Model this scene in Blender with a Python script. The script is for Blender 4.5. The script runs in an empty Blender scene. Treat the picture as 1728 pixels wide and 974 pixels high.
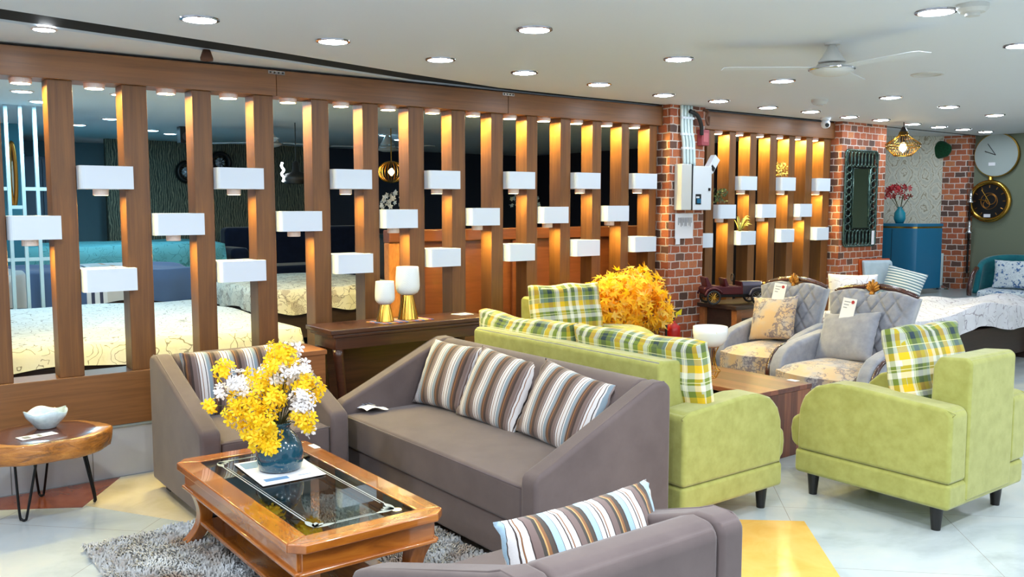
import bpy, bmesh, math, random
from mathutils import Vector, Matrix, Euler
random.seed(7)
C = bpy.context.scene.collection
PI = math.pi
R = math.radians
# ------------------------------------------------------------------ helpers
def lin(c):
    return tuple(((v/255)/12.92 if v/255 <= .04045 else ((v/255+.055)/1.055)**2.4) for v in c)
def rgba(c): return (*lin(c), 1)

class NT:
    def __init__(s, name):
        s.m = bpy.data.materials.new(name); s.m.use_nodes = True
        s.t = s.m.node_tree; s.b = s.t.nodes['Principled BSDF']; s.out = s.t.nodes['Material Output']
        s.tc = None
    def n(s, typ, **kw):
        nd = s.t.nodes.new(typ)
        for k, v in kw.items():
            if k.startswith('i_'):
                nd.inputs[k[2:].replace('_', ' ')].default_value = v
            else: setattr(nd, k, v)
        return nd
    def l(s, a, b): s.t.links.new(a, b)
    def coord(s, kind='UV', scale=(1, 1, 1), rot=(0, 0, 0)):
        if s.tc is None: s.tc = s.n('ShaderNodeTexCoord')
        mp = s.n('ShaderNodeMapping'); mp.inputs['Scale'].default_value = scale; mp.inputs['Rotation'].default_value = rot
        s.l(s.tc.outputs[kind], mp.inputs['Vector']); return mp.outputs['Vector']
    def noise(s, vec, scale=5, detail=4, rough=.55, dist=0):
        nd = s.n('ShaderNodeTexNoise'); nd.inputs['Scale'].default_value = scale; nd.inputs['Detail'].default_value = detail
        nd.inputs['Roughness'].default_value = rough; nd.inputs['Distortion'].default_value = dist
        s.l(vec, nd.inputs['Vector']); return nd.outputs['Fac']
    def ramp(s, fac, stops, interp='LINEAR'):
        nd = s.n('ShaderNodeValToRGB'); cr = nd.color_ramp; cr.interpolation = interp
        while len(cr.elements) > 1: cr.elements.remove(cr.elements[-1])
        cr.elements[0].position = stops[0][0]; cr.elements[0].color = rgba(stops[0][1])
        for p, c in stops[1:]:
            e = cr.elements.new(p); e.color = rgba(c)
        s.l(fac, nd.inputs['Fac']); return nd.outputs['Color']
    def math(s, op, a, b=None, c=None):
        nd = s.n('ShaderNodeMath', operation=op)
        for i, v in enumerate((a, b, c)):
            if v is None: continue
            if isinstance(v, (int, float)): nd.inputs[i].default_value = v
            else: s.l(v, nd.inputs[i])
        return nd.outputs[0]
    def mix(s, fac, a, b, blend='MIX'):
        nd = s.n('ShaderNodeMix', data_type='RGBA', blend_type=blend)
        for sock, v in ((nd.inputs['Factor'], fac), (nd.inputs[6], a), (nd.inputs[7], b)):
            if isinstance(v, (int, float)): sock.default_value = v
            elif isinstance(v, tuple): sock.default_value = rgba(v)
            else: s.l(v, sock)
        return nd.outputs[2]
    def bump(s, h, strength=.3, dist=.01):
        nd = s.n('ShaderNodeBump'); nd.inputs['Strength'].default_value = strength; nd.inputs['Distance'].default_value = dist
        s.l(h, nd.inputs['Height']); s.l(nd.outputs['Normal'], s.b.inputs['Normal'])
    def col(s, c):
        if isinstance(c, tuple): s.b.inputs['Base Color'].default_value = rgba(c)
        else: s.l(c, s.b.inputs['Base Color'])
    def set(s, **kw):
        for k, v in kw.items():
            s.b.inputs[k.replace('_', ' ')].default_value = v
        return s.m

def plain(name, c, rough=.5, metal=0, **kw):
    t = NT(name); t.col(c)
    n = t.noise(t.coord('Object'), 40, 3); t.bump(n, .04, .002)
    return t.set(Roughness=rough, Metallic=metal, **kw)
def emit(name, c, strength):
    t = NT(name); t.col((255, 255, 255)); t.b.inputs['Emission Color'].default_value = rgba(c)
    t.b.inputs['Emission Strength'].default_value = strength; return t.m
def wood(name, c1, c2, scale=(60, 60, 2.2), rough=.45, coat=0, kind='Object', c3=None, crough=.05):
    t = NT(name)
    v = t.coord(kind, scale)
    n1 = t.noise(v, 1, 6, .6, 1.2)
    v2 = t.coord(kind, tuple(a*.22 for a in scale)); n2 = t.noise(v2, 1, 3, .5, .6)
    f = t.math('ADD', t.math('MULTIPLY', n1, .6), t.math('MULTIPLY', n2, .5))
    st = [(.35, c1), (.68, c2)]
    if c3: st = [(.35, c1), (.55, c3), (.72, c2)]
    t.col(t.ramp(f, st)); t.bump(n1, .12, .002)
    t.set(Roughness=rough)
    if coat: t.set(Coat_Weight=coat, Coat_Roughness=crough)
    return t.m
def fabric(name, c, c2=None, scale=9, rough=.9, sheen=.4, fine=700):
    t = NT(name); v = t.coord('Object')
    n = t.noise(v, scale, 5, .6); t.col(t.ramp(n, [(.3, c2 or c), (.7, c)]))
    f = t.noise(v, fine, 2); t.bump(f, .25, .0015)
    t.set(Roughness=rough, Sheen_Weight=sheen, Sheen_Roughness=.4); t.b.inputs['Specular IOR Level'].default_value = .2
    return t.m

def boxuv(bm):
    uv = bm.loops.layers.uv.verify()
    for f in bm.faces:
        n = f.normal; ax = max(range(3), key=lambda i: abs(n[i]))
        for l in f.loops:
            c = l.vert.co
            l[uv].uv = ((c.y, c.z) if ax == 0 else (c.x, c.z) if ax == 1 else (c.x, c.y))
def obj(name, bm, mat, parent=None, loc=None, rot=None, bevel=0, seg=3, smooth=False, uv=True, subsurf=0):
    bm.normal_update()
    if uv is True: boxuv(bm)
    me = bpy.data.meshes.new(name); bm.to_mesh(me); bm.free()
    for m in (mat if isinstance(mat, (list, tuple)) else [mat]): me.materials.append(m)
    o = bpy.data.objects.new(name, me); C.objects.link(o)
    if parent: o.parent = parent
    if loc: o.location = loc
    if rot: o.rotation_euler = rot
    if smooth or bevel:
        for p in me.polygons: p.use_smooth = True
    if bevel:
        b = o.modifiers.new('bevel', 'BEVEL'); b.width = bevel; b.segments = seg; b.limit_method = 'ANGLE'; b.angle_limit = R(35); b.harden_normals = True
    if subsurf:
        s = o.modifiers.new('sub', 'SUBSURF'); s.levels = s.render_levels = subsurf
    return o
def tag(o, label, cat, group=None, kind=None):
    o['label'] = label; o['category'] = cat
    if group: o['group'] = group
    if kind: o['kind'] = kind
    return o
def thing(name, label, cat, loc=(0, 0, 0), rotz=0, group=None, scale=None):
    o = bpy.data.objects.new(name, None); C.objects.link(o); o.empty_display_size = .05
    o.location = loc; o.rotation_euler = (0, 0, rotz)
    if scale: o.scale = scale
    return tag(o, label, cat, group)
def dup(root, loc=None, rotz=None, label=None, group=None, rot=None):
    def cp(o, par):
        c = o.copy(); C.objects.link(c); c.parent = par
        for ch in list(kids.get(o.name, [])): cp(ch, c)
        return c
    kids = {}
    for o in bpy.data.objects:
        if o.parent: kids.setdefault(o.parent.name, []).append(o)
    r = cp(root, None)
    if loc: r.location = loc
    if rotz is not None: r.rotation_euler = (0, 0, rotz)
    if rot is not None: r.rotation_euler = rot
    if label: r['label'] = label
    if group: r['group'] = group
    return r
def struct(name, bm, mat, **kw):
    o = obj(name, bm, mat, **kw); o['kind'] = 'structure'; return o
def B(): return bmesh.new()
def box(bm, x0, x1, y0, y1, z0, z1):
    v = [bm.verts.new((x, y, z)) for z in (z0, z1) for x, y in ((x0, y0), (x1, y0), (x1, y1), (x0, y1))]
    for f in ((3, 2, 1, 0), (4, 5, 6, 7), (0, 1, 5, 4), (1, 2, 6, 5), (2, 3, 7, 6), (3, 0, 4, 7)):
        bm.faces.new([v[i] for i in f])
    return bm
def bxm(*a): return box(B(), *a)
def prism(bm, pts, ax, a0, a1):
    """pts 2D polygon; ax 0: (y,z) extruded in x; 1: (x,z) in y; 2: (x,y) in z"""
    def P(p, a): return (a, p[0], p[1]) if ax == 0 else (p[0], a, p[1]) if ax == 1 else (p[0], p[1], a)
    A = [bm.verts.new(P(p, a0)) for p in pts]; Bv = [bm.verts.new(P(p, a1)) for p in pts]
    n = len(pts); fs = [bm.faces.new(A), bm.faces.new(Bv[::-1])]
    for i in range(n): fs.append(bm.faces.new((A[i], Bv[i], Bv[(i+1) % n], A[(i+1) % n])))
    bmesh.ops.recalc_face_normals(bm, faces=fs)
    return bm
def lathe(bm, prof, c=(0, 0), seg=32, z0=0, mi=0):
    rows = []
    for r, z in prof:
        rows.append([bm.verts.new((c[0]+r*math.cos(2*PI*i/seg), c[1]+r*math.sin(2*PI*i/seg), z0+z)) for i in range(seg)] if r > 1e-6 else [bm.verts.new((c[0], c[1], z0+z))])
    fs = []
    for a, b in zip(rows, rows[1:]):
        for i in range(seg):
            j = (i+1) % seg
            if len(a) == 1 and len(b) == 1: continue
            if len(a) == 1: fs.append(bm.faces.new((a[0], b[j], b[i])))
            elif len(b) == 1: fs.append(bm.faces.new((a[i], a[j], b[0])))
            else: fs.append(bm.faces.new((a[i], a[j], b[j], b[i])))
    for row, e in ((rows[0], 0), (rows[-1], 1)):
        pass
    for f in fs: f.material_index = mi
    return bm
def cyl(bm, c, r, z0, z1, seg=24, r2=None):
    r2 = r if r2 is None else r2
    return lathe(bm, [(0, z0), (r, z0), (r2, z1), (0, z1)], c, seg)
def tube(bm, pts, r, seg=8, closed=False):
    pts = [Vector(p) for p in pts]; n = len(pts); rings = []
    rr = r if isinstance(r, (list, tuple)) else [r]*n
    up = None
    for i, p in enumerate(pts):
        if closed: d = pts[(i+1) % n]-pts[i-1]
        else: d = pts[min(i+1, n-1)]-pts[max(i-1, 0)]
        d.normalize()
        if up is None:
            up = Vector((0, 0, 1)) if abs(d.z) < .9 else Vector((1, 0, 0))
        a = d.cross(up); a.normalize(); b = a.cross(d); b.normalize(); up = b
        rings.append([bm.verts.new(p+a*rr[i]*math.cos(2*PI*k/seg)+b*rr[i]*math.sin(2*PI*k/seg)) for k in range(seg)])
    m = n if closed else n-1
    for i in range(m):
        A, Bq = rings[i], rings[(i+1) % n]
        for k in range(seg): bm.faces.new((A[k], A[(k+1) % seg], Bq[(k+1) % seg], Bq[k]))
    if not closed:
        bm.faces.new(rings[0][::-1]); bm.faces.new(rings[-1])
    return bm
def torus(bm, c, R1, r, axis='z', sx=1, sy=1, seg=32, rs=8):
    pts = []
    for i in range(seg):
        a = 2*PI*i/seg; u, v = R1*sx*math.cos(a), R1*sy*math.sin(a)
        pts.append({'z': (c[0]+u, c[1]+v, c[2]), 'y': (c[0]+u, c[1], c[2]+v), 'x': (c[0], c[1]+u, c[2]+v)}[axis])
    return tube(bm, pts, r, rs, True)
def spline(pts, n=8):
    out = []; P = [Vector(p) for p in pts]; P = [2*P[0]-P[1]]+P+[2*P[-1]-P[-2]]
    for i in range(1, len(P)-2):
        for k in range(n):
            t = k/n; a, b, c, d = P[i-1:i+3]
            out.append(.5*((2*b)+(c-a)*t+(2*a-5*b+4*c-d)*t*t+(3*b-a-3*c+d)*t**3))
    out.append(P[-2]); return out
def arc2(cx, cy, r, a0, a1, n=8):
    return [(cx+r*math.cos(R(a0+(a1-a0)*i/n)), cy+r*math.sin(R(a0+(a1-a0)*i/n))) for i in range(n+1)]
def grid(bm, nu, nv, fn, wrap=False):
    vs = [[bm.verts.new(fn(i/nu, j/nv)) for j in range(nv+1)] for i in range(nu+1)]
    for i in range(nu):
        for j in range(nv): bm.faces.new((vs[i][j], vs[i+1][j], vs[i+1][j+1], vs[i][j+1]))
    return vs
def cushion_bm(w, h, t, seed=0, pinch=.10, n=22):
    """throw pillow standing in the XZ plane, bottom edge at z=0, with tapered corners; UV = (x,z) metres"""
    rnd = random.Random(seed); ph = [rnd.uniform(0, 6) for _ in range(6)]
    bm = B(); uvl = bm.loops.layers.uv.verify(); rows = {}
    def pos(u, v, s):
        a = 1-abs(u)**2.6; b = 1-abs(v)**2.6
        th = t/2*(max(a, 0)**.55)*(max(b, 0)**.55)
        pu = 1-pinch*(1-v*v)*.55; pv = 1-pinch*(1-u*u)*.75
        x = u*w/2*(1-pinch*.6*(1-v*v)); z = v*h/2*(1-pinch*.6*(1-u*u))
        th *= 1+.06*math.sin(5*u+ph[0])*math.sin(4*v+ph[1])
        cr = (abs(u)**6+abs(v)**6)*.006*math.sin(19*u+ph[2])*math.sin(17*v+ph[3])
        return Vector((x, s*(th+cr)+.008*math.sin(2*u+ph[4]), z+h/2))
    for s in (-1, 1):
        vs = []
        for i in range(n+1):
            row = []
            for j in range(n+1):
                u, v = math.sin((i/n-.5)*PI)*1.0, math.sin((j/n-.5)*PI)
                u = .5*u+.5*(2*i/n-1); v = .5*v+.5*(2*j/n-1)
                edge = i in (0, n) or j in (0, n)
                if edge and s == 1: row.append(rows[(i, j)])
                else:
                    q = bm.verts.new(pos(u, v, s)); row.append(q)
                    if edge: rows[(i, j)] = q
            vs.append(row)
        for i in range(n):
            for j in range(n):
                q = (vs[i][j], vs[i+1][j], vs[i+1][j+1], vs[i][j+1])
                f = bm.faces.new(q if s == -1 else q[::-1])
                for l in f.loops: l[uvl].uv = (l.vert.co.x, l.vert.co.z)
    return bm
def boxcushion_bm(w, h, t, seed=0, n=14, sag=0.0):
    """boxed seat/back cushion in XZ plane, bottom at z=0, bulged faces, soft edges"""
    rnd = random.Random(seed); ph = [rnd.uniform(0, 6) for _ in range(6)]
    bm = bxm(-w/2, w/2, -t/2, t/2, 0, h)
    bmesh.ops.subdivide_edges(bm, edges=bm.edges[:], cuts=n, use_grid_fill=True)
    for v in bm.verts:
        x, y, z = v.co; u = x/(w/2); q = (z-h/2)/(h/2); s = y/(t/2)
        bul = max((1-u**4)*(1-q**4), 0)
        rad = 1-.10*max(abs(u), abs(q))**8*(abs(s)**4)
        v.co.x = x*rad*(1+.02*(1-q*q)); v.co.z = h/2+(z-h/2)*rad*(1+.0*(1-u*u))-sag*(1-u*u)*(q+1)/2
        v.co.y = y*(.72+.42*bul**.6)+.008*math.sin(3*u+ph[0])+.006*math.sin(7*q+ph[1])*abs(s)
        v.co.z += .006*math.sin(6*u+ph[2])*(q+1)/2
    return bm
# ------------------------------------------------------------------ materials
M = {}
M['teak'] = wood('teak_vertical', (92, 55, 24), (128, 82, 36), (45, 45, 1.6), .42, .12, crough=.35)
M['teak_x'] = wood('teak_horizontal', (102, 64, 32), (138, 90, 48), (1.6, 45, 45), .42, .25, crough=.3)
M['dark'] = wood('dark_walnut_x', (50, 26, 18), (84, 46, 30), (2, 40, 40), .32, .4)
M['darkbed'] = wood('dark_bed_wood', (38, 26, 22), (60, 42, 36), (2, 40, 40), .4, .2)
M['amber'] = wood('amber_gloss_y', (122, 62, 14), (188, 112, 36), (20, 3, 20), .25, 1, c3=(160, 88, 24), crough=.04)
M['amber_x'] = wood('amber_gloss_x', (122, 62, 14), (188, 112, 36), (3, 20, 20), .25, 1, c3=(160, 88, 24), crough=.04)
M['amber_z'] = wood('amber_gloss_z', (116, 60, 16), (166, 96, 34), (26, 26, 3), .25, 1, crough=.06)
M['stool'] = wood('stool_wood', (120, 70, 36), (160, 100, 56), (3, 30, 30), .4, .3)
M['mahog'] = wood('mahogany_gloss', (42, 18, 12), (78, 34, 20), (14, 14, 14), .25, 1)
M['gray'] = fabric('grey_suede', (104, 91, 89), (92, 80, 79), 5, .85, .2)
M['lime'] = fabric('lime_velvet', (168, 168, 96), (150, 150, 78), 16, .85, .4, 500)
M['gvel'] = fabric('silver_velvet', (160, 160, 168), (134, 136, 146), 14, .7, .7)
M['black'] = plain('black_lacquer', (20, 18, 18), .35)
M['iron'] = plain('black_iron', (24, 24, 26), .4, .6)
M['white'] = plain('white_paint', (222, 228, 234), .45)
M['box'] = plain('white_box_laminate', (218, 228, 240), .5)
M['paper'] = plain('paper', (232, 232, 236), .6)
M['ink'] = plain('grey_print', (120, 124, 134), .6)
M['inkblue'] = plain('blue_print', (110, 150, 190), .6)
M['red'] = plain('red_enamel', (176, 22, 22), .3)
M['reddot'] = plain('red_dot', (170, 40, 50), .6)
M['yellow'] = plain('yellow_tag', (226, 206, 20), .6)
M['gold'] = plain('brushed_gold', (206, 160, 70), .22, 1)
M['goldleaf'] = plain('antique_gold', (176, 120, 50), .35, .8)
M['chrome'] = plain('chrome', (200, 200, 205), .15, 1)
M['ring'] = plain('lamp_ring', (232, 214, 204), .4)
M['teal'] = fabric('teal_velvet', (32, 116, 124), (24, 96, 106), 10, .8, .4)
M['blue'] = plain('blue_lacquer', (30, 104, 140), .3)
M['tealwall'] = plain('teal_wall_paint', (60, 130, 150), .7)
M['greenwall'] = plain('olive_green_wall_paint', (112, 120, 100), .75)
M['greytile'] = plain('grey_platform_tile', (150, 160, 162), .25)
M['ceil'] = plain('ceiling_paint', (220, 226, 230), .6)
M['slot'] = plain('ceiling_recess_shade', (66, 63, 59), .9)  # dark tone painted in for the shade inside the ceiling slot
M['pvc'] = plain('pvc_pipe', (205, 222, 222), .4)
M['plastic'] = plain('white_plastic', (205, 205, 200), .45)
M['orange'] = fabric('orange_leather', (186, 84, 36), (170, 74, 30), 8, .5, 0)
M['lgrey'] = fabric('pale_blue_fabric', (180, 196, 204), (164, 182, 192), 10)
M['redpet'] = plain('red_petal', (176, 30, 40), .7)
M['yelpet'] = plain('yellow_petal', (250, 200, 16), .55)
M['whipet'] = plain('white_petal', (240, 236, 236), .55)
M['yelpet'].node_tree.nodes['Principled BSDF'].inputs['Subsurface Weight'].default_value = 0
M['stem'] = plain('dark_stem', (60, 62, 30), .7)
M['twig'] = plain('brown_twig', (96, 62, 44), .8)
M['green'] = plain('leaf_green', (70, 96, 60), .6)
M['variegated'] = plain('variegated_leaf', (206, 200, 110), .6)
M['hedge'] = fabric('moss_green', (20, 74, 44), (12, 50, 30), 60)
M['L_cool'] = emit('downlight_diffuser_cool', (226, 240, 255), 75)
M['L_warm'] = emit('downlight_diffuser_warm', (255, 232, 140), 430)
M['L_dim'] = emit('back_downlight_diffuser', (170, 225, 255), 30)
M['L_led'] = emit('led_sign', (240, 250, 255), 12)
M['L_bulb'] = emit('warm_bulb', (255, 222, 160), 30)

t = NT('brick'); v = t.coord('UV')
nn = t.n('ShaderNodeTexNoise'); nn.inputs['Scale'].default_value = 14; t.l(v, nn.inputs['Vector'])
sc = t.n('ShaderNodeVectorMath', operation='SCALE'); sc.inputs['Scale'].default_value = .02; t.l(nn.outputs['Color'], sc.inputs[0])
ad = t.n('ShaderNodeVectorMath', operation='ADD'); t.l(v, ad.inputs[0]); t.l(sc.outputs[0], ad.inputs[1])
bk = t.n('ShaderNodeTexBrick'); t.l(ad.outputs[0], bk.inputs['Vector'])
bk.inputs['Scale'].default_value = 1; bk.inputs['Brick Width'].default_value = .115; bk.inputs['Row Height'].default_value = .070
bk.inputs['Mortar Size'].default_value = .0058; bk.inputs['Mortar Smooth'].default_value = .3
bk.inputs['Color1'].default_value = (0, 0, 0, 1); bk.inputs['Color2'].default_value = (1, 1, 1, 1); bk.inputs['Mortar'].default_value = (.5, .5, .5, 1)
bc = t.ramp(bk.outputs['Color'], [(.0, (84, 62, 54)), (.2, (112, 76, 60)), (.34, (176, 92, 54)), (.6, (206, 116, 70)), (.85, (178, 88, 52)), (1, (224, 142, 88))])
n2 = t.noise(v, 60, 4); bc = t.mix(t.math('MULTIPLY', n2, .6), bc, (74, 48, 40))
t.col(t.mix(bk.outputs['Fac'], bc, (205, 190, 180)))
h = t.math('ADD', t.math('MULTIPLY', t.math('SUBTRACT', 1, bk.outputs['Fac']), 1), t.math('MULTIPLY', n2, .25)); t.bump(h, .8, .012)
M['brick'] = t.set(Roughness=.7)

t = NT('marble_floor'); v = t.coord('Object')
n1 = t.noise(v, 1.3, 6, .6, 1.5); c = t.ramp(n1, [(.3, (168, 176, 178)), (.5, (188, 196, 198)), (.75, (200, 202, 198))])
br = t.n('ShaderNodeTexBrick'); t.l(t.coord('Object', rot=(0, 0, R(45))), br.inputs['Vector'])
br.offset = 0; br.inputs['Scale'].default_value = 1; br.inputs['Brick Width'].default_value = .8; br.inputs['Row Height'].default_value = .8; br.inputs['Mortar Size'].default_value = .0016
t.col(t.mix(br.outputs['Fac'], c, (150, 146, 138)))
M['floor'] = t.set(Roughness=.16)
def stone(name, a, b, rough=.15):
    t = NT(name); t.col(t.ramp(t.noise(t.coord('Object'), 5, 5, .6, .8), [(.3, a), (.7, b)])); return t.set(Roughness=rough)
M['yelstone'] = stone('yellow_stone', (232, 176, 84), (244, 196, 110))
M['redstone'] = stone('red_stone', (120, 62, 44), (142, 80, 58))
M['beige'] = stone('beige_stone', (206, 192, 160), (220, 208, 182))
t = NT('skirting_tiles'); v = t.coord('UV'); br = t.n('ShaderNodeTexBrick'); t.l(v, br.inputs['Vector']); br.offset = .3
br.inputs['Scale'].default_value = 1; br.inputs['Brick Width'].default_value = .42; br.inputs['Row Height'].default_value = .9; br.inputs['Mortar Size'].default_value = .003
br.inputs['Color1'].default_value = rgba((176, 176, 178)); br.inputs['Color2'].default_value = rgba((202, 208, 216)); br.inputs['Mortar'].default_value = rgba((110, 108, 106))
t.col(t.mix(t.math('MULTIPLY', t.noise(v, 6, 5), .25), br.outputs['Color'], (120, 110, 100))); M['skirt'] = t.set(Roughness=.35)

def stripes(name, period, cols, along='X'):
    t = NT(name); v = t.coord('UV'); s = t.n('ShaderNodeSeparateXYZ'); t.l(v, s.inputs[0])
    fr = t.math('FRACT', t.math('ADD', t.math('DIVIDE', s.outputs[along], period), 50.37))
    tot = sum(w for w, _ in cols); p = 0; st = []
    for w, c in cols: st.append((p/tot, c)); p += w
    cc = t.ramp(fr, st, 'CONSTANT')
    n = t.noise(t.coord('UV', (300, 300, 1)), 1, 2); cc = t.mix(t.math('MULTIPLY', n, .22), cc, (90, 70, 60))
    t.col(cc); t.bump(t.noise(v, 800, 2), .2, .001); return t.set(Roughness=.8, Sheen_Weight=.2)
W_, G_, D_, K_, O_, Bl, T_ = (214, 210, 210), (136, 122, 120), (48, 32, 28), (80, 50, 38), (130, 84, 44), (128, 146, 158), (110, 90, 86)
M['stripe'] = stripes('striped_satin', .135, [(6, W_), (2, D_), (4, W_), (9, Bl), (3, G_), (3, D_), (4, O_), (5, K_), (6, D_), (10, T_), (4, G_), (2, K_), (5, W_), (2, O_), (3, W_)])
M['stripe2'] = stripes('striped_satin_bright', .15, [(9, W_), (2, O_), (3, W_), (2, D_), (8, W_), (1, D_), (10, (152, 180, 198)), (2, D_), (6, (60, 52, 44)), (4, O_), (2, (190, 150, 90)), (5, (50, 46, 40)), (10, T_), (2, D_)])
M['stripe_dk'] = plain('dark_satin_edge', (74, 74, 82), .45)
t = NT('plaid'); v = t.coord('UV'); s = t.n('ShaderNodeSeparateXYZ'); t.l(v, s.inputs[0])
PW, PO, PY_, PT, PG = (220, 220, 204), (108, 126, 40), (222, 180, 8), (0, 40, 54), (112, 134, 124)
seq = [(8, PW), (9, PO), (8, PW), (10, PY_), (8, PG), (9, PO), (10, PT), (8, PO), (8, PW), (10, PY_), (9, PO)]
def band(o, off):
    fr = t.math('FRACT', t.math('ADD', t.math('DIVIDE', o, .36), 20+off)); tot = sum(w for w, _ in seq); p = 0; st = []
    for w, c in seq: st.append((p/tot, c)); p += w
    return t.ramp(fr, st, 'CONSTANT')
cc = t.mix(.5, band(s.outputs['X'], .1), band(s.outputs['Y'], .35))
def thin(o, off):
    fr = t.math('FRACT', t.math('ADD', t.math('DIVIDE', o, .12), 20+off)); return t.math('LESS_THAN', fr, .03)
cc = t.mix(t.math('MULTIPLY', t.math('MAXIMUM', thin(s.outputs['X'], .2), thin(s.outputs['Y'], .7)), .6), cc, (250, 246, 200))
t.col(cc); t.bump(t.noise(v, 600, 2), .2, .001); M['plaid'] = t.set(Roughness=.85, Sheen_Weight=.2)

def floral(name, base, line, sc=7, blot=None, blotc=(150, 170, 190), amt=.5):
    t = NT(name); v = t.coord('Object'); nz = t.n('ShaderNodeTexNoise'); nz.inputs['Scale'].default_value = 4; nz.inputs['Detail'].default_value = 3; t.l(v, nz.inputs['Vector'])
    vs = t.n('ShaderNodeVectorMath', operation='SCALE'); vs.inputs['Scale'].default_value = .25; t.l(nz.outputs['Color'], vs.inputs[0])
    va = t.n('ShaderNodeVectorMath', operation='ADD'); t.l(v, va.inputs[0]); t.l(vs.outputs[0], va.inputs[1])
    vo = t.n('ShaderNodeTexVoronoi', feature='DISTANCE_TO_EDGE'); vo.inputs['Scale'].default_value = sc; t.l(va.outputs[0], vo.inputs['Vector'])
    e1 = t.math('LESS_THAN', vo.outputs['Distance'], .022)
    v2 = t.n('ShaderNodeTexVoronoi'); v2.inputs['Scale'].default_value = sc*.9; t.l(va.outputs[0], v2.inputs['Vector'])
    rr = t.math('FRACT', t.math('MULTIPLY', v2.outputs['Distance'], 4.5)); e2 = t.math('LESS_THAN', rr, .12)
    m1 = t.math('GREATER_THAN', t.noise(v, 3.6, 2), .50); m2 = t.math('LESS_THAN', t.noise(v, 3.6, 2), .47)
    f = t.math('MAXIMUM', t.math('MULTIPLY', e1, m1), t.math('MULTIPLY', e2, m2))
    c = base
    if blot: c = t.mix(t.math('MULTIPLY', t.math('GREATER_THAN', t.noise(v, blot, 2), .58), amt), base, blotc)
    t.col(t.mix(t.math('MULTIPLY', f, .75), c, line)); t.bump(t.noise(v, 9, 3), .35, .02)
    return t.set(Roughness=.85)
M['floral'] = floral('floral_sheet', (204, 206, 208), (84, 80, 82), 8)
M['floral2'] = floral('floral_sheet_bird', (216, 210, 196), (60, 54, 54), 12, 9, (120, 90, 80), .4)
M['comf'] = floral('white_floral_comforter', (222, 220, 224), (150, 140, 150), 6, 5, (206, 204, 206), .6)
M['tealsheet'] = floral('teal_floral_sheet', (110, 178, 182), (60, 120, 120), 9)
M['bluefl'] = floral('blue_floral_fabric', (206, 216, 220), (30, 70, 120), 26, 24, (34, 92, 150), .9)
M['bedblue'] = stripes('blue_striped_bedcover', 1.1, [(50, (62, 92, 136)), (4, (220, 220, 226)), (3, (40, 50, 80)), (4, (220, 220, 226)), (3, (40, 50, 80)), (4, (220, 220, 226)), (18, (200, 196, 196)), (3, (190, 130, 100)), (20, (200, 196, 196))])
t = NT('tree_jacquard'); v = t.coord('Object'); nz = t.n('ShaderNodeTexNoise'); nz.inputs['Scale'].default_value = 9; nz.inputs['Detail'].default_value = 5; t.l(v, nz.inputs['Vector'])
a = t.math('ABSOLUTE', t.math('SUBTRACT', nz.outputs['Fac'], .5)); l1 = t.math('LESS_THAN', a, .022)
bl = t.math('GREATER_THAN', t.noise(v, 5, 2), .46); l2 = t.math('LESS_THAN', t.math('ABSOLUTE', t.math('SUBTRACT', t.noise(v, 22, 5), .5)), .03)
f = t.math('MULTIPLY', t.math('MAXIMUM', l1, l2), bl)
bb = t.ramp(t.noise(v, 7, 3), [(.4, (196, 164, 124)), (.55, (186, 168, 148)), (.62, (160, 154, 158))])
t.col(t.mix(t.math('MULTIPLY', f, .7), bb, (84, 80, 104))); t.bump(t.noise(v, 300, 2), .2, .001); M['jacq'] = t.set(Roughness=.6, Sheen_Weight=.3)

t = NT('feather_wallpaper'); v = t.coord('UV', (9, 3.5, 1)); w = t.n('ShaderNodeTexWave'); w.inputs['Scale'].default_value = 1.2; w.inputs['Distortion'].default_value = 9; w.inputs['Detail'].default_value = 3; w.inputs['Detail Scale'].default_value = 1.2; t.l(v, w.inputs['Vector'])
t.col(t.ramp(w.outputs['Fac'], [(.1, (62, 66, 56)), (.6, (96, 100, 84)), (1, (140, 140, 116))])); M['feather'] = t.set(Roughness=.6)
t = NT('damask_wallpaper'); v = t.coord('UV'); s = t.n('ShaderNodeSeparateXYZ'); t.l(v, s.inputs[0])
d = t.math('ADD', t.math('SINE', t.math('MULTIPLY', s.outputs['X'], 26)), t.math('SINE', t.math('MULTIPLY', s.outputs['Y'], 15)))
d = t.math('ADD', d, t.math('MULTIPLY', t.noise(v, 14, 4, .6, .6), 2.4)); f = t.math('FRACT', t.math('MULTIPLY', d, .7))
t.col(t.ramp(f, [(.2, (178, 178, 164)), (.5, (204, 200, 182)), (.62, (130, 118, 92)), (.72, (196, 194, 178))])); M['damask'] = t.set(Roughness=.6)

t = NT('walnut_planks'); v = t.coord('Object'); br = t.n('ShaderNodeTexBrick'); t.l(t.coord('Object', rot=(0, 0, PI/2)), br.inputs['Vector']); br.inputs['Scale'].default_value = 1
br.inputs['Brick Width'].default_value = 2.5; br.inputs['Row Height'].default_value = .075; br.inputs['Mortar Size'].default_value = 0; br.inputs['Color1'].default_value = (0, 0, 0, 1); br.inputs['Color2'].default_value = (1, 1, 1, 1)
g = t.noise(t.coord('Object', (45, 2.5, 45)), 1, 5, .6, 1); f = t.math('ADD', t.math('MULTIPLY', br.outputs['Color'], .5), t.math('MULTIPLY', g, .6))
t.col(t.ramp(f, [(.25, (76, 34, 22)), (.55, (116, 58, 38)), (.85, (146, 84, 58))])); M['plank'] = t.set(Roughness=.3, Coat_Weight=.5, Coat_Roughness=.12)
t = NT('walnut_upright'); v = t.coord('Object', (16, 16, .4)); g = t.noise(t.coord('Object', (50, 50, 3)), 1, 5, .6, 1)
w = t.n('ShaderNodeTexWhiteNoise', noise_dimensions='1D'); s = t.n('ShaderNodeSeparateXYZ'); t.l(t.coord('Object'), s.inputs[0]); t.l(t.math('FLOOR', t.math('MULTIPLY', s.outputs['X'], 15)), w.inputs['W'])
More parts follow.
